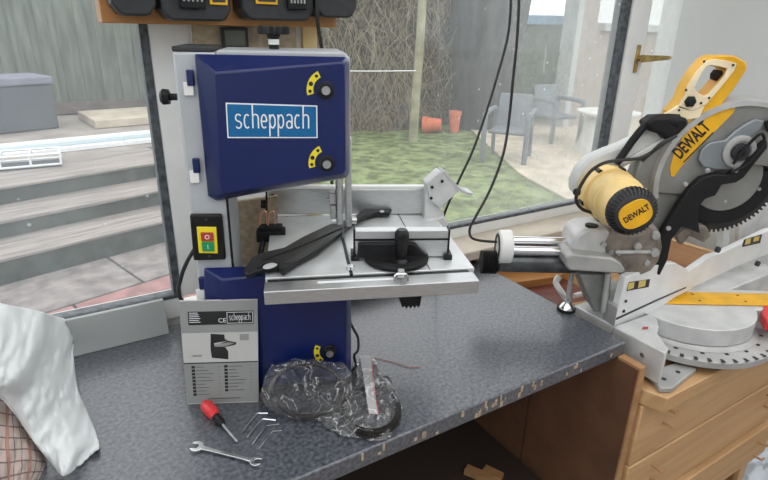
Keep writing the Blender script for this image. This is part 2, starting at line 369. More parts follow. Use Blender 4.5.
def wbox(s0, s1, t0, t1, z0, z1, bm=None): return box(bm or nb(), s0, s1, t0, t1, z0, z1, MW)
def bbox(s0, s1, t0, t1, z0, z1, bm=None): return box(bm or nb(), s0, s1, t0, t1, z0, z1, MB)

# ================================================================== ROOM
SL, SR, TW, TB, ZC = -1.75, 2.15, 1.32, -2.3, 2.35
SE = 3.3                               # the room widens to the right in front of the pier
struct('floor', wbox(SL-.1, SE+.1, TB-.1, TW+.08, -.05, 0), M['floor'], rz=YW)
struct('wall_back', wbox(SL, SR, TW+.01, TW+.10, 0, .90), M['wall'], rz=YW)
struct('wall_right', wbox(SR, SR+.12, .88, TW+.10, 0, ZC), M['wall'], rz=YW)
struct('wall_right', wbox(SR+.1201, SE, .88, .98, 0, ZC), M['wall'], rz=YW)
struct('wall_right', wbox(SE, SE+.1, TB, .98, 0, 1.3), M['wall'], rz=YW)
# low left wall with unseen glazing above, added for light; solid front wall
struct('wall_left', wbox(SL-.1, SL, TB, TW+.1, 0, 1.1), M['wall'], rz=YW)
struct('wall_front', wbox(SL, SE, TB-.1, TB, 0, ZC), M['wall'], rz=YW)
def window(name, bm_frame, bm_pane, panemat, gasket=None, extra=None):
    w = sthing(name, (0, 0, 0), YW)
    obj('frame', bm_frame, M['white'], w, bevel=.003)
    if bm_pane: obj('pane', bm_pane, panemat, w)
    if gasket: obj('gasket', gasket, M['rubber'], w)
    return w
ZT = 2.15
# pane left of the post
b = nb(); wbox(SL, .22, TW-.005, TW+.055, .90, .957, b); wbox(SL, .22, TW-.005, TW+.055, ZT, ZT+.07, b); wbox(.215, .30, TW-.005, TW+.055, .957, ZT, b); wbox(SL, SL+.06, TW-.005, TW+.055, .957, ZT, b)
g = nb(); wbox(.198, .2149, TW-.006, TW+.03, .957, ZT, g); wbox(SL+.06, .198, TW-.0065, TW+.03, .957, .966, g)
window('window_1', b, wbox(SL+.06, .205, TW+.005, TW+.009, .95, ZT), M['glassL'], g)
# broad pane over the bench
b = nb(); wbox(.5641, 1.905, TW-.005, TW+.055, .90, .990, b); wbox(.60, 1.905, TW-.005, TW+.055, ZT, ZT+.07, b); wbox(1.80, 1.905, TW-.02, TW+.055, .990, ZT, b)
g = nb(); wbox(1.765, 1.7999, TW-.012, TW+.03, .99, ZT, g); wbox(.60, 1.765, TW-.0065, TW+.03, .990, .999, g)
window('window_2', b, wbox(.59, 1.77, TW+.005, TW+.009, .985, ZT), M['glassR'], g)
obj('jamb', wbox(.564, .60, TW-.02, TW+.055, .991, ZT), M['yelw'], bpy.data.objects['window_2'])
# narrow casement beside the wall
b = nb(); wbox(1.906, SR, TW-.005, TW+.055, .90, .990, b); wbox(1.906, SR, TW-.005, TW+.055, ZT, ZT+.07, b)
w3 = window('window_3', b, wbox(1.907, SR-.001, TW+.02, TW+.024, .985, ZT), M['glassR'])
b = nb(); P = wp(637, 58, TW-.02)
c0 = MW.inverted() @ P
wbox(c0.x-.012, c0.x+.006, TW-.026, TW-.0201, c0.z-.05, c0.z+.045, b); cyl(b, P-NW*.002, P-NW*.02, .008)
prism(b, [P-NW*.02+UW*x+ZZ*z for x, z in ((-.01, .012), (.15, .008), (.165, .0), (.15, -.006), (-.01, -.014))], -NW*.012)
obj('handle', b, M['brass'], bpy.data.objects['window_2'], bevel=.002)
# post between panes
struct('trim_1', wbox(.3001, .5639, TW-.008, TW+.06, .90, ZT+.07), M['white'], rz=YW)
struct('trim_2', wbox(SL, SR, TW-.01, TW+.10, ZT+.07, ZC), M['white'], rz=YW)
# window board to the right of the bench
struct('trim_3', wbox(.62, SR, 1.19, TW-.0051, .925, .957), M['sill'], rz=YW, bevel=.004)
b = wbox(SR-.015, SR-.0001, .881, .915, .9, ZC); struct('trim_4', b, M['white'], rz=YW)
# unseen side glazing, placed and sized for the light indoors
def othwin(name, x0, x1, y0, y1, nm, along, zs=1.1):
    b = nb(); g = nb()
    if along == 'y':
        wbox(x0, x1, y0, y1, zs, zs+.06, b); wbox(x0, x1, y0, y1, 2.27, ZC, b)
        for k in range(nm+1):
            yy = y0+(y1-y0-.07)*k/nm; wbox(x0, x1, yy, yy+.07, zs+.06, 2.27, b)
        wbox((x0+x1)/2-.002, (x0+x1)/2+.002, y0, y1, zs+.06, 2.27, g)
    else:
        wbox(x0, x1, y0, y1, zs, zs+.06, b); wbox(x0, x1, y0, y1, 2.27, ZC, b)
        for k in range(nm+1):
            xx = x0+(x1-x0-.07)*k/nm; wbox(xx, xx+.07, y0, y1, zs+.06, 2.27, b)
        wbox(x0, x1, (y0+y1)/2-.002, (y0+y1)/2+.002, zs+.06, 2.27, g)
    w = sthing(name, (0, 0, 0), YW); obj('frame', b, M['white'], w); obj('pane', g, M['clear'], w)
othwin('unseen_window_4', SL-.08, SL-.02, TB, TW, 3, 'y')
othwin('unseen_window_5', SE+.02, SE+.08, TB, .87, 3, 'y', 1.3)
# ceiling with an unseen rooflight added to brighten the room
b = nb(); RL = (-1.3, 2.5, -1.7, .80)
wbox(SL-.1, SE+.1, RL[3], TW+.1, ZC, ZC+.08, b); wbox(SL-.1, SE+.1, TB-.1, RL[2], ZC, ZC+.08, b)
wbox(SL-.1, RL[0], RL[2], RL[3], ZC, ZC+.08, b); wbox(RL[1], SE+.1, RL[2], RL[3], ZC, ZC+.08, b)
struct('ceiling', b, M['ceil'], rz=YW)
w = sthing('added_rooflight', (0, 0, 0), YW); obj('pane', wbox(RL[0]-.03, RL[1]+.03, RL[2]-.03, RL[3]+.03, ZC+.081, ZC+.087), M['clear'], w)

# boards on the post behind the saw
o = obj('chipboard_sheet', wbox(.305, .545, TW-.022, TW-.009, 1.46, 1.599), M['ply'], loc=W(.36, TW-.015, 1.46), rz=YW)
tag(o, 'beige chipboard panel on the white window post above the band saw', 'board')
P = wp(234, 38, TW-.024)
th = thing('digital_thermometer', 'small square digital thermometer with black rim on the chipboard panel', 'thermometer', P, YW)
def rect(P, ux, uy, w, h): return [P-ux*w/2-uy*h/2, P+ux*w/2-uy*h/2, P+ux*w/2+uy*h/2, P-ux*w/2+uy*h/2]
obj('case', prism(nb(), rect(P, UW, ZZ, .062, .046), -NW*.008), M['dgrey'], th, bevel=.002)
obj('screen', prism(nb(), rect(P-NW*.008, UW, ZZ, .046, .032), -NW*.001), M['lcd'], th)
o = obj('chipboard_offcut', wbox(.40, .50, 1.255, 1.27, .901, 1.245), M['plyb'], loc=W(.45, 1.26, .9), rz=YW)
o = tag(o, 'tan chipboard offcut standing behind the band saw column', 'board')
b = nb(); c = [bp(231, 258, 1.19), bp(268, 258, 1.19), bp(268, 196, 1.19), bp(231, 203, 1.19)]
bpy.data.objects.remove(o)
o = obj('chipboard_offcut', prism(b, [V((c[0].x, c[0].y, .901)), V((c[1].x+.02, c[1].y, .901)), c[2]+XX*.02-ZZ*.0, c[3]], NB*.012), M['plyb'], loc=V((c[0].x, c[0].y, .9)), rz=YB)
tag(o, 'tan chipboard offcut standing behind the throat of the band saw', 'board')

# grey board leaning on the sill at the left
a0, a1 = W(-.06, 1.245, .9005), W(.165, 1.245, .9005)
o = obj('grey_board', prism(nb(), [a0, a1, W(.165, 1.268, .981), W(-.06, 1.268, .981)], NW*.012), M['greyb'], loc=W(.05, 1.25, .9), rz=YW, bevel=.001)
tag(o, 'pale grey strip board propped along the foot of the left window', 'board')

# ================================================================== WORKBENCH
BS0, BS1, BT0, BT1 = -1.1, 1.117, .665, 1.288
wt = obj('worktop', wbox(BS0, BS1, BT0, BT1, .862, .90), M['bench'], loc=W(.1, .95, .862), rz=YW, bevel=.004)
tag(wt, 'dark slate grey laminate worktop with a chipped front edge', 'worktop')
b = nb(); random.seed(3)
for k in range(34):
    s = random.uniform(-.1, 1.1)if k < 20 else random.uniform(.40, .85); z0 = random.uniform(.866, .885); w_ = random.uniform(.002, .009)
    part(obj('edge_chip', wbox(s, s+w_, BT0-.0009, BT0+.001, z0, min(.897, z0+random.uniform(.005, .02))), M['plyb'], wt), 'bare chipboard in a chip of the front edge')
sp = thing('side_panel', 'brown hardboard side panel under the right end of the worktop', 'panel', W(1.10, .9, 0), YW)
obj('edge_board', wbox(1.09, 1.112, .602, .664, .0, .867), M['pined'], sp)
obj('board', wbox(1.0895, 1.1119, .6641, .912, .0, .861), M['brownp'], sp)
obj('board', wbox(1.0895, 1.1119, .918, 1.28, .0, .861), M['brownp'], sp)
obj('veneer', wbox(1.0875, 1.0899, .606, .6645, .0, .861), M['brownp'], sp)
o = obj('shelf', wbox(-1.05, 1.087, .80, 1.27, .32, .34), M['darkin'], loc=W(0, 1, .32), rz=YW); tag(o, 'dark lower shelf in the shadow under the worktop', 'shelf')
o = obj('support_panel', wbox(-1.07, -1.051, .70, 1.27, 0, .861), M['brownp'], loc=W(-1.06, 1, 0), rz=YW); tag(o, 'brown support panel under the far left end of the worktop', 'panel')
for i, (x0, y0, x1, y1, lab) in enumerate(((464, 470, 492, 482, 'narrow reddish wood offcut lying nearest in the dark under the worktop'), (482, 470, 500, 479, 'short brown wood offcut lying beside the narrow one under the worktop'))):
    p, q = at(x0, y0, .36), at(x1, y1, .36); d = (q-p).normalized(); n = V((-d.y, d.x, 0))
    o = obj('wood_offcut', prism(nb(), [p, q, q+n*.03, p+n*.03], V((0, 0, -.018))), M['pined'], loc=V((p.x, p.y, .341)), bevel=.001)
    tag(o, lab, 'wood offcut', 'offcuts under the worktop')

# ================================================================== PINE CHEST
ch = thing('pine_chest', 'pine chest of drawers under the mitre saw', 'chest of drawers', W(1.5, .9, 0), YW)
b = nb(); wbox(1.114, 1.136, .625, 1.20, .05, .75, b); wbox(1.915, 1.935, .625, 1.20, .05, .75, b); wbox(1.136, 1.915, 1.18, 1.20, .05, .75, b); wbox(1.136, 1.915, .64, 1.18, .05, .07, b)
wbox(1.136, 1.915, .64, 1.18, .73, .75, b)
obj('carcass', b, M['pine'], ch)
obj('inside', wbox(1.137, 1.914, .66, 1.17, .071, .20), M['redw'], ch)
obj('top', prism(nb(), [W(1.117, .625, .752), W(1.143, .553, .752), W(2.0, .553, .752), W(2.0, 1.21, .752), W(1.117, 1.21, .752)], ZZ*.044), M['pine'], ch, bevel=.003)
for k in range(2): obj('leg', wbox(1.114+k*.79, 1.154+k*.79, .64, .68, 0, .0499), M['pine'], ch)
obj('rail', wbox(1.116, 1.16, .612, .6249, .05, .755), M['pine'], ch)
obj('rail', wbox(1.885, 1.934, .612, .6249, .05, .75), M['pine'], ch)
for k, (z0, z1, tf, sr) in enumerate(((.562, .748, .612, 1.935), (.386, .557, .610, 1.935), (.252, .381, .594, 1.937))):
    d = obj('drawer', wbox(1.126 if k < 2 else 1.122, sr, tf-.016, tf+.012, z0, z1), M['pine'], ch, bevel=.004)
    for sx in (1.245, 1.855):
        for dz in (.5, .76) if k != 2 else (.2, .66):
            p = W(sx+(.0 if dz < .6 else -.004), tf-.016, z0+(z1-z0)*dz)
            obj('peg', tube(nb(), [p-UW*.006, p-UW*.006-NW*.022, p-UW*.004-NW*.026, p+UW*.010-NW*.026], .0035, 8, 3), M['pined'], d)

# ================================================================== OUTSIDE
YS = radians(47.5); MS = frame(YS, (-1.729, 4.023, 0))
def S(x, y, z): return MS @ V((x, y, z))
def sbox(x0, x1, y0, y1, z0, z1, bm=None): return box(bm or nb(), x0, x1, y0, y1, z0, z1, MS)
b = nb(); prism(b, [V((-40, -30, -.06)), V((50, -30, -.06)), V((50, 60, -.06)), V((-40, 60, -.06))], V((0, 0, -.1)))
struct('ground', b, M['grass'])
# patio slabs
pt = sthing('patio', (0, 0, 0), YS)
xs = [-3.9, -2.9, -2.05, -1.33, -.55, .42, 1.35]
ys = [-2.3, -1.72, -1.30, -.62, -.02]
for j in range(4):
    for i in range(6):
        if j == 3 and i >= 5: continue
        off = (.3, .0, .42, .08)[j]
        mm = M['slabp'] if (j == 2 and i in (2, 3)) or (j == 1 and i == 3) else M['slab']
        obj('paving_slab', sbox(xs[i]+off+.008, xs[i+1]+off-.008, ys[j]+.008, ys[j+1]-.008, -.055, 0), mm, pt, bevel=.006)
Z1, Z2, Z3 = .165, .293, .43
st = sthing('garden_steps', (0, 0, 0), YS)
for (y0, y1, z0, z1) in ((0, .405, -.05, Z1), (.405, .816, -.05, Z2), (.816, 1.5, -.05, Z3)):
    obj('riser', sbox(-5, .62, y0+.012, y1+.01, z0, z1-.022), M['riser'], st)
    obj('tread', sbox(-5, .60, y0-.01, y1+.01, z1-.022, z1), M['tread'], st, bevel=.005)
struct('terrace', sbox(-7, 1.45, 1.52, 8, -.05, Z3-.004), M['terrace'], rz=YS)
# fence behind the terrace
A = at(-120, 124, Z3); Bp = at(262, 104, Z3); d = (Bp-A).normalized(); nrm = V((-d.y, d.x, 0)); L = (Bp-A).length
fe = thing('board_fence', 'tall weathered green grey board fence behind the terrace', 'fence', V((A.x, A.y, Z3)), atan2(d.y, d.x))
nb_ = 42
b = nb()
for i in range(nb_):
    x = L*i/nb_; prism(b, [A+d*(x-.01)+nrm*(.021*(i % 2)), A+d*(x+L/nb_+.01)+nrm*(.021*(i % 2)), A+d*(x+L/nb_+.01)+nrm*(.021*(i % 2)+.02), A+d*(x-.01)+nrm*(.021*(i % 2)+.02)], ZZ*2.1)
obj('boards', b, M['fence'], fe)
b = nb(); prism(b, [A-nrm*.05, Bp-nrm*.05, Bp-nrm*.005, A-nrm*.005], ZZ*.16); part(obj('gravel_board', b, M['fenced'], fe), 'brown gravel board along the foot')
b = nb(); prism(b, [A-nrm*.09+ZZ*.02, Bp-nrm*.09+ZZ*.02, Bp-nrm*.055+ZZ*.02, A-nrm*.055+ZZ*.02], ZZ*.07); obj('rail', b, M['fenced'], fe)
# covered box (garden storage seat)
p0, p1 = at(-40, 139, Z3), at(60, 128, Z3); d = (p1-p0).normalized(); nrm = V((-d.y, d.x, 0))
sb = thing('garden_storage_box', 'slate grey woven garden storage box with a paler lid by the fence', 'storage box', V((p1.x, p1.y, Z3)), atan2(d.y, d.x))
obj('box', prism(nb(), [p0, p1, p1+nrm*.6, p0+nrm*.6], ZZ*.50), M['rattan'], sb, bevel=.02)
obj('lid', prism(nb(), [p0-nrm*.02+ZZ*.503, p1+d*.02-nrm*.02+ZZ*.503, p1+d*.02+nrm*.62+ZZ*.503, p0+nrm*.62+ZZ*.503], ZZ*.09), M['cush'], sb, bevel=.02)
# sand coloured flat stones
p = at(96, 129, Z3); q = at(190, 121, Z3); d = (q-p).normalized(); nrm = V((-d.y, d.x, 0))
o = obj('stone_slab_stack', prism(nb(), [p, q, q+nrm*.9, p+nrm*.9], ZZ*.10), M['stone'], loc=p, rz=atan2(d.y, d.x), bevel=.01)
tag(o, 'low stack of pale sand coloured slabs on the terrace near the fence', 'stone slabs')
# long white fascia boards
p = at(-60, 163, Z3+.02); q = at(215, 134, Z3+.02); d = (q-p).normalized(); nrm = V((-d.y, d.x, 0))
fb = thing('fascia_board', 'long white plastic boards laid across the front of the terrace', 'boards', V((p.x, p.y, Z3)), atan2(d.y, d.x))
obj('board', prism(nb(), [p-ZZ*.02, q-ZZ*.02, q+nrm*.10-ZZ*.02, p+nrm*.10-ZZ*.02], ZZ*.035), M['plankw'], fb)
part(obj('board', prism(nb(), [p+nrm*.10-ZZ*.02, q+nrm*.10-ZZ*.02, q+nrm*.26-ZZ*.02, p+nrm*.26-ZZ*.02], ZZ*.05), M['wgrey'], fb), 'pale blue grey board in the middle')
obj('board', prism(nb(), [p+nrm*.26-ZZ*.02, q+nrm*.26-ZZ*.02, q+nrm*.40-ZZ*.02, p+nrm*.40-ZZ*.02], ZZ*.065), M['plankw'], fb)
# slatted wire bench
p0, p1 = at(-30, 175, Z3), at(62, 167, Z3); d = (p1-p0).normalized(); nrm = V((-d.y, d.x, 0))
wb = thing('wire_rack', 'low grey wire rack lying at the edge of the terrace', 'rack', V((p1.x, p1.y, Z3)), atan2(d.y, d.x))
Lr = (p1-p0).length
fr_ = nb()
for z in (.03, .12):
    for y in (0, .28):
        tube(fr_, [p0+nrm*y+ZZ*z, p1+nrm*y+ZZ*z], .010, 6, 0)
for x in (0, .33, .66, 1): tube(fr_, [p0+d*Lr*x+ZZ*.03, p0+d*Lr*x+ZZ*.12], .009, 6, 0); tube(fr_, [p0+d*Lr*x+ZZ*.12, p0+d*Lr*x+ZZ*.12+nrm*.28], .009, 6, 0); tube(fr_, [p0+d*Lr*x+ZZ*.03+nrm*.28, p0+d*Lr*x+ZZ*.12+nrm*.28], .009, 6, 0)
obj('frame', fr_, M['plankw'], wb)
b = nb()
for i in range(7):
    y = .03+i*.035; prism(b, [p0+nrm*y+ZZ*.0, p1+nrm*y, p1+nrm*(y+.022), p0+nrm*(y+.022)], ZZ*.02)
obj('slats', b, M['rattan'], wb)

# undergrowth (hedge), post, tree, pots
random.seed(11)
Hp = [(215, 133), (270, 132), (345, 131), (400, 130), (450, 124), (474, 118)]
b = nb(); base = [at(x, y, -.05) for x, y in Hp]
n = 60; rows = 14; grid = []
def lerp_base(u):
    k = u*(len(base)-1); i = min(int(k), len(base)-2); return base[i].lerp(base[i+1], k-i)
for j in range(rows):
    r = []
    for i in range(n):
        p = lerp_base(i/(n-1)).copy(); h = j/(rows-1)*2.9; p.z = -.06+h
        p += V((0, 1, 0))*(.25*noise.noise(V((i*.3, j*.5, 2)))+.35*sin(j*.35))
        r.append(p)
    grid.append(r)
back = [[p+V((.3, 1.2, 0)) for p in r] for r in (grid[-1], grid[0])]
loft(b, grid+back, cap=False, closed=False)
hd = obj('undergrowth', b, M['hedge'], loc=base[2], smooth=60); tag(hd, 'mass of dry brown undergrowth at the far edge of the lawn', 'undergrowth', kind='stuff')
b = nb()
for i in range(1150):
    u = random.random(); p = lerp_base(u).copy(); p.y -= random.uniform(.02, .25); h = random.uniform(.0, 2.4); p.z = h
    q = p+V((random.uniform(-.35, .35), random.uniform(-.12, .05), random.uniform(.15, .7)))
    mid = (p+q)/2+V((random.uniform(-.12, .12), -.05, .05))
    tube(b, [p, mid, q], random.uniform(.0018, .0042), 3, 2)
o = obj('dry_twigs', b, M['twig'], loc=base[2]); tag(o, 'tangle of pale dry twigs in front of the undergrowth', 'twigs', kind='stuff')
p = at(413, 141, -.06)
b = nb(); tube(b, [p, p+V((.02, 0, .8)), p+V((.05, 0, 1.6)), p+V((.06, 0, 3.0))], lambda t: .075-.012*t, 10, 3)
o = obj('garden_post', b, M['postw'], loc=p); tag(o, 'pale mossy post standing at the edge of the lawn', 'post')
b = nb(); tube(b, [p+V((-1.3, -.05, 1.05)), p+V((-.6, -.05, 1.06)), p+V((0, -.08, 1.08))], .008, 5, 3)
o = obj('garden_wire', b, M['plankw'], loc=p+V((-1, 0, 1))); tag(o, 'pale wire running from the saw side to the mossy post', 'wire')
p = at(479, 127, -.06)
b = nb(); lathe(b, p, ZZ, [(0, .50), (.6, .52), (1.2, .6), (1.9, .68), (3.2, .8)], 20)
o = obj('tree_trunk', b, M['trunk'], loc=p); tag(o, 'broad dull grey tree trunk rising behind the hanging cables', 'tree')
def pot(px, py_, z, lab, tilt=None, r=.15, h=.3):
    p = at(px, py_, z); t = thing('plant_pot', lab, 'plant pot', p)
    d = V(tilt).normalized() if tilt else ZZ.copy()
    if tilt: p = p+ZZ*r*.92
    obj('pot', lathe(nb(), p, d, [(0, r*.68), (h*.78, r*.9), (h*.79, r), (h, r), (h, r*.86), (h*.3, r*.7)], 20), M['terra'], t)
    obj('soil', cyl(nb(), p+d*h*.85, p+d*h*.86, r*.84), M['hedge'], t)
pot(441, 133, -.055, 'terracotta pot lying on its side on the lawn', tilt=(-1, .2, -.05), r=.15, h=.32)
pot(454, 132, -.055, 'terracotta pot standing upright by the undergrowth', r=.11, h=.36)
# rendered house wall on the right
YH = radians(37); h0 = at(566, 128, -.06); MH = frame(YH, h0)
def hb(x0, x1, y0, y1, z0, z1, bm=None): return box(bm or nb(), x0, x1, y0, y1, z0, z1, MH)
hs = thing('neighbouring_house', 'pebble dashed house wall across the garden at the right', 'house', h0, YH)
obj('wall', hb(0, 5, 0, .25, 0, 1.83), M['pebble'], hs); obj('wall', hb(0, .5, 0, .25, 1.831, 4), M['pebble'], hs); 
obj('wall', hb(3.2, 5, 0, .25, 1.831, 4), M['pebble'], hs)
s_ = obj('window_sill', hb(.62, 3.2, -.10, .2, 1.70, 1.84), M['lintel'], hs, bevel=.01)
w = obj('window_frame', hb(.5, 3.2, .05, .12, 1.841, 3.2), M['plankw'], hs)
obj('corner_board', hb(-.16, .0, -.04, .25, 0, 4), M['lintel'], hs)
obj('downpipe', tube(nb(), [MH @ V((1.95, -.07, 0)), MH @ V((1.95, -.07, 1.69))], .045, 10, 0), M['lintel'], hs)
struct('garden_paving', prism(nb(), [at(470, 130, -.055), at(520, 175, -.055), at(575, 205, -.055), at(760, 240, -.055), at(760, 112, -.055), at(565, 112, -.055)], ZZ*.02), M['stone'])
# grey green screen with pale blue top
p0 = at(506, 119, -.05); p1 = at(575, 121, -.05)
sc_ = thing('fabric_screen', 'grey green garden screen with a pale blue top behind the garden chairs', 'garden screen', p0)
d = (p1-p0).normalized(); 
obj('screen', prism(nb(), [p0, p1, p1+YY*.04, p0+YY*.04], ZZ*1.78), M['net'], sc_)
obj('top_rail', prism(nb(), [p0-d*.15-YY*.08+ZZ*1.783, p1-YY*.08+ZZ*1.783, p1+YY*.8+ZZ*1.783, p0-d*.15+YY*.8+ZZ*1.783], ZZ*.17), M['paleblue'], sc_, bevel=.02)
obj('stake', tube(nb(), [p0+d*.62-YY*.05+ZZ*.9, p0+d*.62-YY*.05+ZZ*1.25, p0+d*.60-YY*.05+ZZ*1.4], .014, 6, 2), M['plankw'], sc_)
# garden chairs
def gchair(p, rz, lab):
    Mx = frame(rz, p); t = thing('garden_armchair', lab, 'garden chair', p, rz, 'garden armchairs')
    X = lambda x, y, z: Mx @ V((x, y, z))
    obj('seat', box(nb(), -.24, .24, -.22, .24, .38, .43, Mx), M['chairp'], t, bevel=.02)
    obj('backrest', prism(nb(), [X(-.24, .22, .40), X(.24, .22, .40), X(.22, .34, .86), X(-.22, .34, .86)], Mx.to_3x3() @ V((0, .03, 0))), M['chairp'], t, bevel=.02)
    for sx in (-1, 1):
        obj('armrest', tube(nb(), [X(sx*.27, .30, .66), X(sx*.28, 0, .66), X(sx*.28, -.22, .645), X(sx*.28, -.27, .58), X(sx*.28, -.27, 0)], .035, 8, 4), M['chairp'], t)
        obj('leg', tube(nb(), [X(sx*.25, .28, .66), X(sx*.26, .30, .3), X(sx*.26, .33, 0)], .028, 8, 2), M['chairp'], t)
gchair(at(506, 160, -.055), radians(-22), 'grey garden armchair nearer the hanging cables')
gchair(at(553, 141, -.055), radians(25), 'grey garden armchair beside the round white table')
p = at(602, 153, -.055)
tb = thing('round_table', 'round chalky white garden table on a drum base outside', 'table', p)
obj('tabletop', lathe(nb(), p+ZZ*.56, ZZ, [(0, .40), (.03, .44), (.05, .44)], 32), M['tabw'], tb)
obj('base', lathe(nb(), p, ZZ, [(0, .40), (.02, .41), (.3, .33), (.56, .27)], 28), M['tabw'], tb)

# ================================================================== BAND SAW
def B3(x, t, z): return MB @ V((x, t, z))
def bx(p, x, y, t):                     # outline point seen at x,y on the plane t of the saw
    return bp(x, y, t)
bs = thing('band_saw', 'blue and light grey benchtop band saw standing on the slate worktop', 'band saw', B3(-.05, 1.05, .9), YB)
obj('base', bbox(-.185, .10, .985, 1.16, .9005, .918), M['black'], bs, bevel=.003)
b = nb(); bbox(-.193, -.124, .9851, 1.14, .919, 1.558, b)
obj('column', b, M['grey'], bs, bevel=.004)
part(obj('column_cap', bbox(-.194, -.128, .99, 1.12, 1.5585, 1.567), M['dgrey'], bs, bevel=.002), 'dark cap on top of the column')
# housings
up = [B3(x, .9852, z) for x, z in ((-.1235, 1.562), (.090, 1.562), (.1, 1.552), (.1, 1.35), (.092, 1.338), (-.1235, 1.305))]
obj('wheel_housing', prism(nb(), up, NB*.15), M['grey'], bs, bevel=.004)
obj('wheel_housing', bbox(-.1235, .101, .9852, 1.13, .919, 1.10), M['grey'], bs, bevel=.004)
def door(name, outer, inner, ring_t0=.984, ring_t1=.972, front=.948):
    o0 = [bx(None, x, y, ring_t0) for x, y in outer]; o1 = [bx(None, x, y, ring_t1) for x, y in outer]; i0 = [bx(None, x, y, front) for x, y in inner]
    for r_ in (o0, o1, i0):
        for p in r_: p.z = max(p.z, .912 if r_ is not i0 else .918)
    return obj(name, loft(nb(), [o0, o1, i0]), M['blue'], bs, bevel=.0025)
ud = door('wheel_door', [(194.5, 54), (346, 57), (349.5, 61), (349.5, 172), (347, 177), (270, 190), (217, 201), (208, 196)],
          [(215, 73), (342, 62), (345, 64), (345, 170), (343, 173.5), (270, 186), (225, 194), (221, 190)])
ld = door('wheel_door', [(204, 268), (262, 266), (300, 290), (351, 288), (351, 386), (348, 388), (213, 398), (207, 394)],
          [(222, 280), (262, 276), (300, 299), (346, 298), (346, 380), (343, 383), (225, 391), (222, 388)])
for (x, y) in ((191, 82), (197, 170), (203, 288)):
    c = bx(None, x-1, y-4, .976); obj('hinge', prism(nb(), rect(c, UB, ZZ, .012, .026), NB*.008), M['blue'], bs, bevel=.002)
    c = bx(None, x-2.5, y+7, .979); obj('hinge_plate', prism(nb(), rect(c, UB, ZZ, .016, .022), NB*.006), M['white'], bs, bevel=.001)
def lock(dr, x, y, sx, sy, flip=1, t=.948):
    c = bx(None, x, y, t)
    obj('lock_knob', lathe(nb(), c-NB*.0, -NB, [(0, .0145), (.004, .0145), (.005, .013), (.010, .0125), (.011, .008)], 24), M['black'], dr)
    l = obj('lock_pin', lathe(nb(), c-NB*.0112, -NB, [(0, .0075), (.002, .007)], 16), M['steel'], dr)
    # curved yellow open / shut sticker
    s0 = bx(None, sx, sy, t); b = nb(); R = .022; cc = c+UB*.002
    a0, a1 = (115, 195) if flip > 0 else (150, 235)
    pts = [cc+UB*((R+.006+dr_)*cos(radians(a)))+ZZ*((R+.006+dr_)*sin(radians(a))) for dr_, rng in ((.0055, range(a0, a1+1, 8)), (-.0055, range(a1-(a1-a0) % 8, a0-1, -8))) for a in rng]
    st_ = obj('lock_sticker', prism(b, [p-NB*.0003 for p in pts], -NB*.0006), M['ystick'], dr)
    return cc, R, (a0, a1)
for dr, x, y, fl in ((ud, 325.5, 90, 1), (ud, 326.5, 163, 1), (ld, 329.5, 351, -1)):
    cc, R, (a0, a1) = lock(dr, x, y, 0, 0, fl)
    b = nb()
    for f_ in (.14, .55, .86):
        a = radians(a0+(a1-a0)*f_); c = cc+UB*((R+.006)*cos(a))+ZZ*((R+.006)*sin(a))-NB*.0011
        b = cyl(nb(), c, c-NB*.0004, .0028 if f_ != .55 else .0038, n=12)
        obj('lock_symbol', b, M['bprint'], dr)
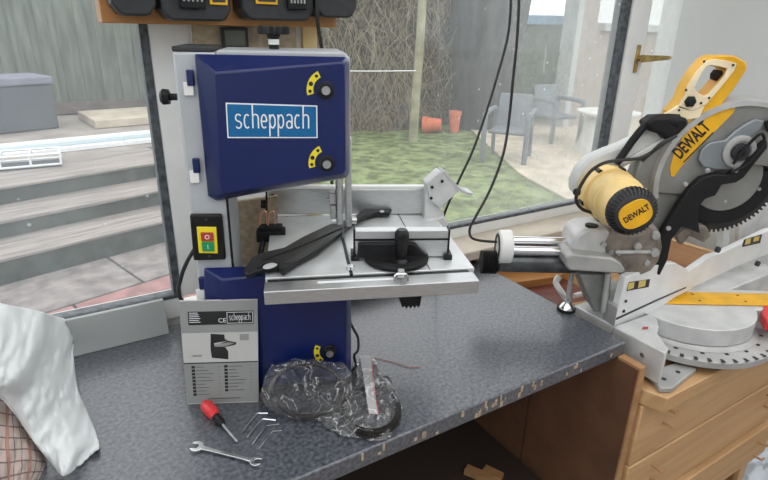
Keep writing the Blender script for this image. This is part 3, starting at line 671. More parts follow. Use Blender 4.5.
# name plate
c = [bx(None, x, y, .9478) for x, y in ((227.5, 138), (317.6, 138), (317.3, 105.5), (225.6, 102.6))]
pl = obj('name_plate', prism(nb(), c, -NB*.0008), M['wprint'], ud)
def inset(c, e):
    return [quadpatch(c, u, v) for u, v in ((e, e*2.6), (1-e, e*2.6), (1-e, 1-e*2.6), (e, 1-e*2.6))]
ci = [p-NB*.0009 for p in inset(c, .014)]
obj('plate_field', prism(nb(), ci, -NB*.0004), M['logo'], pl)
ux = (ci[1]-ci[0]).normalized(); uz = (ci[3]-ci[0]).normalized(); wdt = (ci[1]-ci[0]).length; hgt = (ci[3]-ci[0]).length
def stretch_logo(par, O, ux, uz, w, h, mt, off=.0008):
    """tall narrow letters s c h e p p a c h: stems of h reach the top, stems of p reach the bottom"""
    b = nb(); x0, x1 = .075*w, .93*w; n = 9; cw = (x1-x0)/n; zb, zt = .27*h, .70*h; s = .0022*w/.14
    nrm = ux.cross(uz)
    def P(x, z): return O+ux*x+uz*z+nrm*off
    def bar(xa, za, xb, zb_, th=s):
        d = (P(xb, zb_)-P(xa, za)).normalized(); q = nrm.cross(d)*th/2
        prism(b, [P(xa, za)-q, P(xb, zb_)-q, P(xb, zb_)+q, P(xa, za)+q], nrm*.0003)
    for i, ch_ in enumerate('scheppach'):
        a = x0+i*cw+cw*.12; c_ = a+cw*.66; m_ = (a+c_)/2; zm = (zb+zt)/2; r = cw*.2
        def arc(xc, zc, rx, rz_, a0, a1):
            k = 7; pr = None
            for q in range(k+1):
                an = radians(a0+(a1-a0)*q/k); nx = (xc+rx*cos(an), zc+rz_*sin(an))
                if pr: bar(*pr, *nx)
                pr = nx
        hw = (c_-a)/2; qh = (zt-zb)/4
        if ch_ == 's': arc(m_, zt-qh, hw, qh, 30, 270); arc(m_, zb+qh, hw, qh, 90, -150)
        if ch_ == 'c': arc(m_, zm, hw, (zt-zb)/2, 50, 310)
        if ch_ == 'h': bar(a, zb, a, h*.985 if i != 99 else zt); arc(m_, zt-hw*1.3, hw, hw*1.3, 180, 0); bar(c_, zb, c_, zt-hw*1.3)
        if ch_ == 'p': bar(a, h*.015, a, zt); arc(m_, zm, hw, (zt-zb)/2, 180, -180)
        if ch_ == 'e': arc(m_, zm, hw, (zt-zb)/2, 0, 310); bar(a, zm, c_, zm)
        if ch_ == 'a': arc(m_, zb+qh*1.1, hw, qh*1.1, 0, 360); bar(c_, zb, c_, zt-hw); arc(m_, zt-hw, hw, hw, 0, 150)
    return obj('lettering', b, mt, par, smooth=0)
stretch_logo(pl, ci[0], ux, uz, wdt, hgt, M['wprint'])
# switch
c = [bx(None, x, y, .9845) for x, y in ((194.5, 258.5), (226.5, 257.5), (222.5, 213), (190.5, 213))]
sw = obj('switch_plate', prism(nb(), c, -NB*.012), M['black'], bs, bevel=.003)
ci = [p-NB*.0122 for p in [quadpatch(c, u, v) for u, v in ((.20, .19), (.78, .17), (.80, .75), (.20, .76))]]
sy_ = obj('switch_frame', prism(nb(), ci, -NB*.004), M['ystick'], sw, bevel=.001)
def subq(ci, u0, v0, u1, v1, off): return [quadpatch(ci, u, v)-NB*off for u, v in ((u0, v0), (u1, v0), (u1, v1), (u0, v1))]
part(obj('stop_button', prism(nb(), subq(ci, .20, .50, .84, .82, .0042), -NB*.004), M['redb'], sw, bevel=.001), 'red stop button')
part(obj('start_button', prism(nb(), subq(ci, .20, .10, .84, .46, .0042), -NB*.003), M['green'], sw, bevel=.001), 'green start button')
b = nb(); cO = quadpatch(ci, .52, .66)-NB*.0083
ringprism(b, circ(cO, NB, .0042, 16), circ(cO, NB, .003, 16), -NB*.0004); obj('stop_symbol', b, M['wprint'], sw)
cO = quadpatch(ci, .52, .28)-NB*.0073; obj('start_symbol', prism(nb(), rect(cO, UB, ZZ, .001, .008), -NB*.0004), M['wprint'], sw)
for v in (.10, .90): c_ = quadpatch(c, .5, v)-NB*.0122; obj('screw', cyl(nb(), c_, c_-NB*.001, .0028, n=12), M['dgrey'], sw)
# black seam & side knob
obj('seam', bbox(-.1285, -.1240, .9840, .9851, 1.11, 1.31), M['black'], bs)
c = bx(None, 170, 97, 1.03)
kn = obj('side_knob', lathe(nb(), c+UB*.012, -UB, [(0, .006), (.012, .006), (.013, .013), (.024, .014), (.028, .010)], 9), M['black'], bs)
# tension knob with four lobes on top
c = B3(-.03, 1.05, 1.563)
obj('tension_screw', cyl(nb(), c, c+ZZ*.007, .009), M['blackm'], bs); part(obj('tension_collar', cyl(nb(), c+ZZ*.0071, c+ZZ*.016, .0095), M['white'], bs), 'white collar')
b = nb(); lathe(b, c+ZZ*.0161, ZZ, [(0, .010), (.008, .013)], 16)
pts = []
for i in range(48):
    a = 2*pi*i/48; r = .018+.011*max(0, cos(4*a))**.7; pts.append(c+ZZ*.0242+V((r*cos(a), r*sin(a), 0)))
prism(b, pts, ZZ*.014)
obj('tension_knob', b, M['black'], bs, bevel=.002)
# blade and guides
BX, BT = .093, 1.08
obj('saw_blade', bbox(BX-.0006, BX+.0006, BT-.006, BT+.006, 1.10, 1.40), M['steel'], bs)
b = nb(); bbox(BX+.006, BX+.017, BT-.018, BT+.012, 1.215, 1.40, b); bbox(BX-.014, BX-.003, BT-.018, BT-.012, 1.22, 1.40, b); bbox(BX-.014, BX-.010, BT-.018, BT+.012, 1.22, 1.40, b)
obj('blade_guard', b, M['alu'], bs, bevel=.001)
b = nb(); bbox(BX-.028, BX-.0142, BT-.012, BT+.014, 1.262, 1.286, b); bbox(BX-.026, BX-.0142, BT-.014, BT+.016, 1.232, 1.260, b); obj('blade_guide', b, M['cast'], bs, bevel=.002)
for dx in (-.020, .022): c = B3(BX+dx, BT-.016, 1.228); obj('guide_bearing', cyl(nb(), c-UB*.005, c+UB*.005, .0075), M['steel'], bs)
c = B3(BX-.035, BT, 1.27); obj('guide_screw', cyl(nb(), c, c+UB*.02, .004), M['steel'], bs)
# table
TX0, TX1, TT0, TT1 = -.062, .328, .905, 1.245
tbm = nb(); bbox(TX0, BX-.003, TT0, TT1, 1.160, 1.180, tbm); bbox(BX+.003, TX1, TT0, TT1, 1.160, 1.180, tbm); bbox(BX-.003, BX+.003, 1.10, TT1, 1.160, 1.180, tbm); bbox(BX-.003, BX+.003, TT0, 1.10, 1.160, 1.163, tbm)
tabl = obj('table', tbm, M['table'], bs, bevel=.0015)
obj('slot', bbox(BX-.0028, BX+.0028, TT0+.001, 1.099, 1.1632, 1.1795), M['black'], tabl)
b = nb(); bbox(.2405, .2423, TT0+.001, 1.24, 1.1803, 1.1806, b); obj('mitre_slot', b, M['dgrey'], tabl)
c = B3(BX, .925, 1.181); obj('table_pin', cyl(nb(), c, c+ZZ*.006, .008), M['chrome'], tabl); 
obj('guide_rail', bbox(-.062, .320, .850, .889, 1.154, 1.1795), M['alu'], bs, bevel=.0015)
obj('rail_groove', bbox(-.058, .315, .8892, .9048, 1.160, 1.1765), M['black'], bs)
obj('rail_scale', bbox(.03, .17, .872, .880, 1.1796, 1.1799), M['wprint'], bs)
obj('guide_rail', bbox(-.05, .325, 1.247, 1.262, 1.150, 1.176), M['alu'], bs)
b = nb(); prism(b, [B3(x, .99, z) for x, z in ((.02, 1.101), (.12, 1.101), (.16, 1.159), (-.02, 1.159))], NB*.10); obj('trunnion', b, M['cast'], bs, bevel=.003)
# toothed tilt knob below the rail
p = bx(None, 410, 303, .88)
b = nb(); prism(b, [p+UB*x+ZZ*z for x, z in ((-.022, .014), (.022, .014), (.020, -.006), (.016, -.012), (.013, -.006), (.009, -.013), (.006, -.006), (.002, -.013), (-.002, -.006), (-.006, -.013), (-.010, -.006), (-.014, -.010))], NB*.03)
obj('tilt_knob', b, M['black'], bs, bevel=.001)
# lower blade guide with black knob left of the table
c = bx(None, 271, 236, 1.12)
b = nb(); prism(b, rect(c-ZZ*.002, UB, ZZ, .062, .026), NB*.03); prism(b, rect(c+ZZ*.015, UB, ZZ, .05, .008), NB*.03)
gk = obj('guide_block', b, M['blackm'], bs, bevel=.003)
obj('guide_rod', tube(nb(), [bx(None, 266.5, 186, 1.115), bx(None, 266.5, 228, 1.115)], .0022, 8, 0), M['black'], gk)
obj('guide_knob', cyl(nb(), bx(None, 266, 204, 1.10), bx(None, 261, 204, 1.10), .009), M['black'], gk)
obj('cable_stub', tube(nb(), [bx(None, 263, 242, 1.1), bx(None, 260, 256, 1.08), bx(None, 258, 266, 1.05)], .006, 8, 4), M['black'], gk)
b = nb(); 
for dx in (-7, 1): b = nb(); tube(b, [bx(None, 267+dx, 225, 1.105), bx(None, 268+dx, 214, 1.105), bx(None, 273+dx, 212, 1.105), bx(None, 274+dx, 224, 1.105)], .0018, 8, 4); obj('copper_clip', b, M['copper'], gk)
# power lead
b = tube(nb(), [bx(None, 194, 250, 1.0), bx(None, 187, 262, 1.02), bx(None, 181, 278, 1.05), bx(None, 179.5, 296, 1.05), B3(-.22, 1.06, 1.0), B3(-.22, 1.07, .91), B3(-.26, 1.12, .905)], .004, 8, 5)
obj('power_lead', b, M['cable'], bs)
b = tube(nb(), [B3(.104, 1.05, 1.0), bx(None, 353.5, 329, 1.02), bx(None, 358, 338, 1.02), bx(None, 358, 350, 1.01), bx(None, 354, 356, 1.0), at(356, 366, .906), at(350, 372, .906)], .003, 8, 5)
obj('motor_lead', b, M['cable'], bs)

# rip fence across the back of the table
fz0 = 1.182
A = at(268.5, 214.5, fz0); Cc = at(424, 214.0, fz0); d = (Cc-A); d.z = 0; L = d.length; d.normalize(); nf = V((-d.y, d.x, 0))
rf = thing('rip_fence', 'grey aluminium rip fence lying across the back of the band saw table', 'saw fence', A, atan2(d.y, d.x))
fh = .062
b = nb(); prism(b, [A, A+d*L, A+d*L+ZZ*fh, A+ZZ*fh], nf*.024)
obj('fence_bar', b, M['alu'], rf, bevel=.002)
part(obj('top_edge', prism(nb(), [A+ZZ*(fh+.0003)+nf*.004, A+d*L+ZZ*(fh+.0003)+nf*.004, A+d*L+nf*.022+ZZ*(fh+.0003), A+nf*.022+ZZ*(fh+.0003)], ZZ*.006), M['white'], rf), 'white strip along the top edge')
for fx, fz in ((.012, .048), (.020, .016)): p = A+d*fx+ZZ*fz; obj('screw', cyl(nb(), p+nf*.0, p-nf*.002, .003, n=12), M['black'], rf)
# clamp bracket and raised lever at the right end
def bpx(x, y, t=1.195): return bx(None, x, y, t)
b = nb(); prism(b, [bpx(*q) for q in ((424, 232), (425, 200), (427, 190), (436, 196), (440, 206), (444, 213), (447, 232))], NB*.035)
obj('fence_bracket', b, M['castl'], rf, bevel=.002)
b = nb(); prism(b, [bpx(x, y, 1.185) for x, y in ((426.5, 184), (440, 172), (446, 174), (459.5, 191), (440, 207.5), (430, 200))], NB*.042)
lv = obj('clamp_lever', b, M['castl'], rf, bevel=.001, smooth=15)
b = nb(); prism(b, [bpx(x, y, 1.183) for x, y in ((443, 171.3), (447, 172.8), (460, 188.5), (466, 192), (473.5, 193.5), (472, 195.3), (464.5, 194.3), (458, 190.5), (445.5, 174.5), (442.5, 172.8))], NB*.046)
obj('lever_tail', b, M['chrome2'], rf, smooth=30)
for q in ((431, 198), (442, 181), (432, 187)): p = bpx(*q, t=1.185); obj('bolt', cyl(nb(), p, p-NB*.003, .0035, n=12), M['black'], rf)
b = nb(); prism(b, [bpx(x, y, 1.18) for x, y in ((419, 222), (444, 217), (448, 224), (448, 232), (421, 232))], NB*.05); obj('lever_base', b, M['castl'], rf, bevel=.002)

# mitre gauge
gz = 1.1808
A = at(355, 259, gz); Cc = at(447, 258, gz); d = Cc-A; d.z = 0; L = d.length; d.normalize(); ng = V((-d.y, d.x, 0))
mg = thing('mitre_gauge', 'black mitre gauge with upright handle and aluminium face on the band saw table', 'mitre gauge', A, atan2(d.y, d.x))
b = nb(); prism(b, [A+ZZ*.004, A+d*L+ZZ*.004, A+d*L+ZZ*.058, A+ZZ*.058], ng*.022); obj('face', b, M['alu'], mg, bevel=.0015)
b = nb(); prism(b, [A+ZZ*.038-ng*.0004, A+d*L+ZZ*.038-ng*.0004, A+d*L+ZZ*.042-ng*.0004, A+ZZ*.042-ng*.0004], -ng*.0004); obj('groove', b, M['black'], mg)
for k in (0, 1):
    q = A+d*(L-.004 if k else -.004); b = nb(); prism(b, [q-d*.004-ng*.01, q+d*.012-ng*.01, q+d*.012-ng*.01+ZZ*.010, q-d*.004-ng*.01+ZZ*.010], ng*.04); obj('end_foot', b, M['black'], mg)
q = A+d*(L-.0); obj('end_cap', prism(nb(), [q-ng*.0006+ZZ*.011, q+d*.003-ng*.0006+ZZ*.011, q+d*.003+ZZ*.060-ng*.0006, q+ZZ*.060-ng*.0006], ng*.024), M['black'], mg)
q = A; obj('end_cap', prism(nb(), [q-d*.003-ng*.0006+ZZ*.011, q-ng*.0006+ZZ*.011, q+ZZ*.060-ng*.0006, q-d*.003+ZZ*.060-ng*.0006], ng*.024), M['black'], mg)
b = nb(); F0 = A-ng*.001
prism(b, [F0+d*x+ZZ*z for x, z in ((.004, .006), (.142, .006), (.116, .034), (.106, .037), (.006, .037))], -ng*.012)
br = obj('bracket', b, M['blackm'], mg, bevel=.003)
for x in (.018, .104): p = F0+d*x+ZZ*.026-ng*.0122; ringp = ringprism(nb(), circ(p, ng, .009, 20), circ(p, ng, .0055, 20), -ng*.001); obj('screw_ring', ringp, M['black'], br)
cc = at(396, 259, gz); b = nb(); R = .063
pts = [cc+d*(R*cos(radians(a)))+ng*(R*1.05*sin(radians(a)))*-1+ZZ*.001 for a in range(0, 181, 9)]
pts = [p for p in pts]
prism(b, pts+[cc-d*R+ng*.004+ZZ*.001, cc+d*R+ng*.004+ZZ*.001], ZZ*.009)
pr = obj('protractor', b, M['blackm'], mg, bevel=.002)
b = nb(); ri, ro = R*.60, R*.72; arcp = [(cc+ZZ*.0102+d*(r*cos(radians(a)))-ng*(r*sin(radians(a)))) for r, rg in ((ro, range(35, 146, 10)), (ri, range(145, 34, -10))) for a in rg]
obj('arc_slot', prism(b, arcp, ZZ*.0006), M['black'], pr)
hc = at(401, 261, gz+.01)
obj('handle', lathe(nb(), hc, ZZ, [(0, .014), (.006, .009), (.012, .010), (.030, .012), (.050, .0135), (.058, .013), (.064, .009)], 20), M['black'], mg)
p = at(401, 281, gz+.004); b = nb(); tube(b, [p+ZZ*.0-d*.012, p-d*.010+ZZ*.012, p+ZZ*.014, p+d*.010+ZZ*.012, p+d*.012], .0022, 6, 3); obj('pointer', b, M['chrome'], mg)
p = at(401, 277, gz+.002); obj('scale_clip', cyl(nb(), p, p+ZZ*.014, .006), M['filmw'], mg)
obj('guide_bar', prism(nb(), [at(399, 262, gz+.0002), at(405, 262, gz+.0002), at(407, 284, gz+.0002), at(400, 284, gz+.0002)], ZZ*.0006), M['steel'], mg)

# push stick lying over the table
zs = 1.186
def ps(x, y, dz=0): return at(x, y, zs+dz)
outl = [(243.5, 275), (252, 262), (262, 257), (284, 252), (303, 241), (330, 228), (352, 222), (364, 213), (377, 208.5), (389, 209.5), (391.5, 213), (389, 216.5), (378, 216), (366, 219), (352, 227), (338, 239), (318, 255), (298, 266), (283, 276.5), (277, 271), (266, 273), (247, 279)]
pk = thing('push_stick', 'long black plastic push stick lying diagonally across the band saw table', 'push stick', ps(310, 250), 0)
pso = obj('body', prism(nb(), [ps(*q) for q in outl], ZZ*.010), M['black'], pk, bevel=.002)
pk_rib = tube(nb(), [ps(262, 259, .0105), ps(300, 246, .0105), ps(335, 231, .0105), ps(356, 222, .0105), ps(372, 214, .0105)], .0022, 6, 4); obj('rib', pk_rib, M['black'], pk)
obj('rib', tube(nb(), [ps(284, 270, .0105), ps(316, 251, .0105), ps(334, 238, .0105), ps(350, 227, .0105)], .0022, 6, 4), M['black'], pk)
c = [ps(*q, .0102) for q in ((283, 264), (309, 248), (330, 238), (316, 250), (296, 262))]
obj('recess', prism(nb(), c, ZZ*.0006), M['dgrey'], pk)
def holed(cx, cy, rx, ry, ang, mt, name):
    P = []
    for i in range(20):
        a = 2*pi*i/20; dx, dy = rx*cos(a), ry*sin(a); P.append(ps(cx+dx*cos(ang)-dy*sin(ang), cy+dx*sin(ang)+dy*cos(ang), .0103))
    return obj(name, prism(nb(), P, ZZ*.0006), mt, pk)
holed(270, 266, 7.5, 2.6, -.25, M['table'], 'handle_hole')
holed(382, 211.5, 2.2, 1.2, 0, M['table'], 'hole')
obj('rim', tube(nb(), [ps(258, 268.5, .0105), ps(263, 264, .0108), ps(271, 262, .011), ps(279, 264, .0108)], .002, 6, 4), M['black'], pk)

# ================================================================== THINGS ON THE BENCH
# booklet leaning on the lower door
c = [at(187, 404.5, .9012), at(258.5, 402, .9012), bx(None, 257.5, 299.5, .9415), bx(None, 180.5, 296.5, .9415)]
c[3] = c[2]+(c[0]-c[1])*1.04
nm = -(c[1]-c[0]).cross(c[3]-c[0]).normalized()
if nm.y > 0: nm = -nm
bk = thing('instruction_booklet', 'grey and white printed booklet standing against the foot of the band saw', 'booklet', (c[0]+c[1])/2, YB)
obj('cover', prism(nb(), c, -nm*.004), M['pwhite'], bk)
def cr(name, u0, v0, u1, v1, mt, lvl=1):
    return obj(name, prism(nb(), [quadpatch(c, u, v)+nm*(.0002*lvl) for u, v in ((u0, v0), (u1, v0), (u1, v1), (u0, v1))], nm*.00015), mt, bk)
cr('grey_header', 0.002, .70, .998, .995, M['pgrey']); cr('grey_footer', 0.002, .01, .998, .405, M['pgrey'])
cr('black_line', 0, .405, 1, .415, M['bprint'], 2)
cr('black_banner', .10, .775, .95, .90, M['bprint'], 2)
U, Vv = (c[1]-c[0]), (c[3]-c[0]); wl, hl = U.length, Vv.length
def ctext(s, u, v, w, h, mt=M['wprint'], name='lettering', lvl=.0009):
    return obj(name, text(nb(), s, quadpatch(c, u, v)+nm*lvl, U, Vv, w*wl, h*hl, off=0), mt, bk, smooth=0)
ctext('CE', .49, .795, .10, .040)
b = nb(); q = [quadpatch(c, u, v)+nm*.0008 for u, v in ((.60, .785), (.94, .785), (.94, .89), (.60, .89))]; qi = [quadpatch(c, u, v)+nm*.0008 for u, v in ((.606, .789), (.934, .789), (.934, .886), (.606, .886))]
ringprism(b, q, qi, nm*.0002); obj('logo_frame', b, M['wprint'], bk)
stretch_logo(bk, qi[0], U.normalized(), Vv.normalized(), (qi[1]-qi[0]).length, (qi[3]-qi[0]).length, M['wprint'], .0002)
b = nb()
def bars(name, spec, mt, lvl=4):
    b = nb()
    for (u0, v0, u1, v1) in spec: prism(b, [quadpatch(c, u, v)+nm*(.0002*lvl) for u, v in ((u0, v0), (u1, v0), (u1, v1), (u0, v1))], nm*.0001)
    o = obj(name, b, mt, bk, smooth=0); return o
random.seed(5)
bars('small_print', [(.115, .885-.017*i, .115+random.uniform(.05, .15), .890-.017*i) for i in range(6)], M['wprint'])
lst = []
sq = []
for col_ in (.10, .54):
    for r in range(9 if col_ < .3 else 8):
        v = .36-.034*r; sq.append((col_, v, col_+.045, v+.024)); lst.append((col_+.06, v+.010, col_+.06+random.uniform(.10, .24), v+.014)); lst.append((col_+.36, v+.010, col_+.375, v+.014))
lst.append((.3, .05, .75, .055)); bars('list_print', lst, M['dgrey']); bars('list_marks', sq, M['bprint'])
ctext('HBS20', .12, .475, .13, .014, M['dgrey'])
# little drawing of the saw
def poly(name, pts, mt, lvl=3): return obj(name, prism(nb(), [quadpatch(c, u, v)+nm*(.0002*lvl) for u, v in pts], nm*.0001), mt, bk, smooth=0)
poly('saw_drawing', [(.38, .46), (.60, .44), (.60, .52), (.56, .56), (.70, .58), (.72, .60), (.60, .62), (.44, .58), (.42, .58), (.42, .60), (.60, .62), (.56, .64), (.56, .68), (.38, .69), (.37, .55)], M['bprint'])
poly('saw_drawing', [(.42, .585), (.60, .605), (.69, .595), (.55, .565), (.43, .565)], M['pgrey'], 4)
poly('badge', [(.76, .62), (.88, .62), (.88, .68), (.76, .68)], M['pgrey'], 3)

# saw blade coils in clear bags
LP0 = at(305, 419, .903); LPT = bx(None, 305, 362, .936); LN = UB.cross(LPT-LP0).normalized(); LN = LN if LN.y < 0 else -LN   # leaning plane
def flat(x, y): return at(x, y, .904)
def lean(x, y): return onpl(x, y, LP0, LN)
def coil(name, P, cx, cy, rx, ry, N, lab, n=6):
    ctr = P(cx, cy); ex = (P(cx+rx, cy)-P(cx-rx, cy))/2; ey = (P(cx, cy-ry)-P(cx, cy+ry))/2
    t = thing(name, lab, 'saw blade', V((ctr.x, ctr.y, .9)), 0, 'coiled band saw blades')
    for k in range(n):
        f1, f2 = 1-.024*k+random.uniform(-.03, .02), 1-.024*k+random.uniform(-.03, .02); ph = random.uniform(0, 6); rings = []
        for i in range(41):
            a = 2*pi*i/40; e = ex*(f1*cos(a))+ey*(f2*sin(a)); p = ctr+e+N*(.006+(.003 if N.z < .9 else .0011)*k+.0015*sin(2*a+ph)); r_ = e.normalized()*.0015
            rings.append([p+N*.003, p-N*.003, p-N*.003+r_, p+N*.003+r_])
        obj('blade_loop', loft(nb(), rings, cap=False), M['blade'], t, smooth=30)
coil('coiled_saw_blade', lean, 307, 391, 38, 27, LN, 'black coiled band saw blade leaning on the blue door, inside a clear bag', 6)
coil('coiled_saw_blade', flat, 371, 413, 30, 25, ZZ, 'black coiled band saw blade at the right, inside the bag with the red seal', 7)
def bag(name, P_, outline, N, lab, seed, hmax=.018, extra=None):
    """crumpled pillow of clear film over an outline"""
    P = [P_(x, y) for x, y in outline]; ctr = sum(P, V())/len(P)
    n = 96; rings_ = 30; b = nb(); L = [0]
    for i in range(len(P)): L.append(L[-1]+(P[(i+1) % len(P)]-P[i]).length)
    def on(s):
        s = s % L[-1]
        for i in range(len(P)):
            if s <= L[i+1]: return P[i].lerp(P[(i+1) % len(P)], (s-L[i])/max(1e-6, L[i+1]-L[i]))
        return P[0]
    R = []
    for j in range(1, rings_+1):
        f = j/rings_; row = []
        for i in range(n):
            p = ctr.lerp(on(L[-1]*i/n), f); h = hmax*(1-f**6)
            q = V((p.x*20, p.y*20, p.z*20+seed)); h2 = abs(noise.noise(q*1.9))*.022+abs(noise.noise(q*4.3))*.014+abs(noise.noise(q*9))*.005
            p = p+N*(h+h2*(1-f**8)+.001)+V((noise.noise(q*2+V((7, 0, 0))), noise.noise(q*2+V((0, 7, 0))), 0))*(.006*f)
            p.z = max(p.z, .9015); row.append(b.verts.new(p))
        R.append(row)
    c0 = b.verts.new(ctr+N*hmax)
    for i in range(n): b.faces.new((c0, R[0][i], R[0][(i+1) % n]))
    for j in range(rings_-1):
        for i in range(n): b.faces.new((R[j][i], R[j+1][i], R[j+1][(i+1) % n], R[j][(i+1) % n]))
    t = thing(name, lab, 'plastic bag', V((ctr.x, ctr.y, .9)))
    obj('film', b, M['film'], t, smooth=12)
    if extra: extra(t)
bag('plastic_bag', lean, [(261, 398), (263, 378), (272, 366), (296, 358), (318, 360), (340, 362), (354, 374), (352, 392), (350, 408), (340, 417), (318, 419), (292, 420), (280, 417), (268, 408)], LN, 'clear crumpled plastic bag over the saw blade beside the booklet', 1.3)
def seal(t):
    P = [at(x, y, .934) for x, y in ((360, 356), (371, 356), (378, 414), (369, 414))]
    part(obj('seal_flap', prism(nb(), P, ZZ*.0008), M['filmw'], t), 'hazy white flap')
    part(obj('seal_strip', tube(nb(), [at(371.5, 356, .9355), at(373.5, 385, .9355), at(378.5, 413, .9355)], .0006, 6, 3), M['red'], t), 'red press seal line')
bag('plastic_bag', flat, [(318, 421), (335, 408), (350, 388), (353, 362), (372, 354), (380, 372), (396, 388), (402, 396), (399, 418), (391, 440), (370, 441), (350, 437), (330, 430)], ZZ, 'clear press seal bag with a red line over the right hand saw blade', 5.1, .012, seal)
o = obj('red_thread', tube(nb(), [at(374, 358, .9015), at(392, 362, .9015), at(408, 367, .9015), at(420, 367, .9015)], .0007, 5, 4), M['redb'], loc=at(392, 362, .9)); tag(o, 'thin reddish thread on the worktop behind the clear bags', 'thread')

# screwdriver
a, b_ = at(206, 405, .913), at(239, 443.5, .906); d = (b_-a).normalized(); a = a-d*.006
sd = thing('screwdriver', 'short screwdriver with red handle lying before the booklet', 'screwdriver', V((a.x, a.y, .9)))
part(obj('handle', lathe(nb(), a, d, [(0, .004), (.002, .0095), (.008, .0125), (.030, .0125), (.042, .0105), (.048, .0085)], 10), M['red'], sd), 'red fluted handle')
part(obj('collar', lathe(nb(), a+d*.0482, d, [(0, .0088), (.006, .0070), (.012, .0085), (.020, .0075), (.026, .0050)], 16), M['black'], sd), 'black collar')
obj('shaft', lathe(nb(), a+d*.0742, d, [(0, .0028), (.043, .0026), (.050, .0034), (.056, .0006)], 10), M['steel'], sd)
# spanner
p0, p1 = at(197, 447.5, .9035), at(256, 462.5, .9035); d = (p1-p0).normalized(); n_ = V((-d.y, d.x, 0)); L = (p1-p0).length
sp_ = thing('spanner', 'small bright double open ended spanner at the front of the bench', 'spanner', V((p0.x, p0.y, .9)))
def jaw(c0, dr, r, gap):
    a_ = atan2(dr.y, dr.x)+.25; pts = []
    g = gap/r
    for i in range(19):
        an = a_+g*.55+(2*pi-2*g*.55)*i/18; rr = r*(1.0 if 3 < i < 15 else 1.02); pts.append(c0+V((rr*cos(an), rr*sin(an), 0)))
    dd = V((cos(a_), sin(a_), 0)); nn = V((-dd.y, dd.x, 0))
    pts += [c0-nn*gap/2+dd*r*.55, c0-nn*gap/2-dd*r*.1, c0-dd*r*.28, c0+nn*gap/2-dd*r*.1, c0+nn*gap/2+dd*r*.55]
    return pts
obj('jaw', prism(nb(), jaw(p0, -d, .0125, .011), ZZ*.004), M['chrome'], sp_, bevel=.0006)
obj('jaw', prism(nb(), jaw(p1, d, .0105, .009), ZZ*.004), M['chrome'], sp_, bevel=.0006)
obj('shank', prism(nb(), [p0+d*.009-n_*.005, p0+d*.03-n_*.0035, p1-d*.025-n_*.0032, p1-d*.008-n_*.0045, p1-d*.008+n_*.0045, p1-d*.025+n_*.0032, p0+d*.03+n_*.0035, p0+d*.009+n_*.005], ZZ*.0042), M['chrome'], sp_, bevel=.0008)
# four hex keys
for k, (x0, y0, x1, y1, x2, y2, r) in enumerate(((242.5, 432.5, 257, 413, 268, 413, .0017), (247, 438, 262, 418.5, 276, 420, .0015), (252, 445, 266.5, 425.5, 279, 424, .0013), (259, 449, 272, 431, 282, 430.5, .0012))):
    zz = .9022; lab = ('topmost and largest hex key of the four, nearest the booklet', 'second hex key from the booklet in the row of four', 'third hex key from the booklet in the row of four', 'smallest hex key of the four, nearest the bench front')[k]
    A0, A1, A2 = at(x0, y0, zz), at(x1, y1, zz), at(x2, y2, zz)
    pts = [A0, A0.lerp(A1, .5), A1.lerp(A0, .12), A1.lerp(A0, .03)*.5+A1.lerp(A2, .07)*.5, A1.lerp(A2, .2), A2]
    o = obj('hex_key', tube(nb(), pts, r*1.25, 6, 0), M['chrome'], loc=V((A1.x, A1.y, .9)), smooth=20); tag(o, lab, 'hex key', 'hex keys on the bench')

# ================================================================== MITRE SAW
TZ = .90
ms = thing('mitre_saw', 'large yellow and grey sliding mitre saw standing on the pine chest', 'mitre saw', W(1.42, .80, .797), YW)
def yprism(name, px, Y, th, mt, par=ms, bevel=.002, **k): return obj(name, prism(nb(), [py(x, y, Y) for x, y in px], YY*th), mt, par, bevel=bevel, **k)
def arcpts(c, R, a0, a1, n, ax=None, ay=None):
    ax = ax or XX; ay = ay or YY
    return [c+ax*(R*cos(radians(a0+(a1-a0)*i/n)))+ay*(R*sin(radians(a0+(a1-a0)*i/n))) for i in range(n+1)]
# base casting: two wings and a deep web
C0 = V((.862, 1.392, TZ))
wl_ = [at(x, y, TZ) for x, y in ((613.5, 326.5), (650, 313.5), (657, 319), (659, 326), (657.5, 333), (663, 341), (668.5, 348.5), (666, 353.5))]
base = obj('base', prism(nb(), wl_, -ZZ*.088), M['castl'], ms, bevel=.003)
P = [W(s, t, TZ-.0012) for s, t in ((1.30, .735), (1.155, .735), (1.155, .86), (1.95, .86), (1.95, .70), (1.55, .70))]
b = nb(); prism(b, P, -ZZ*.06); obj('base', b, M['castl'], ms, bevel=.003)
for q in ((640, 373), ):
    P = [at(x, y, .812) for x, y in ((648, 372), (660, 388), (672, 388), (688, 375), (697, 368), (676, 362))]
    ft = obj('foot', prism(nb(), P, -ZZ*.0148), M['cast'], ms, bevel=.003)
    for x, y in ((664, 379), (678, 372)): p = at(x, y, .8123); obj('bolt_hole', cyl(nb(), p, p+ZZ*.0006, .006, n=14), M['dgrey'], ft)
P = [W(s, t, .812) for s, t in ((1.80, .62), (1.92, .62), (1.92, .86), (1.80, .86))]; obj('foot', prism(nb(), P, -ZZ*.0148), M['cast'], ms, bevel=.003)
obj('column_support', prism(nb(), [W(s, t, .84) for s, t in ((1.25, .74), (1.7, .74), (1.7, .85), (1.25, .85))], -ZZ*.042), M['cast'], ms)
p = at(645, 328, TZ+.0003); obj('warning_mark', prism(nb(), [p-UW*.014, p-NW*.008, p+UW*.014, p+NW*.006], ZZ*.0003), M['redb'], base, smooth=0)
p = at(652, 359, .87); b = cyl(nb(), W(1.1495, .64, .865), W(1.1535, .64, .865), .006, n=12); obj('bolt', b, M['steel'], ms)
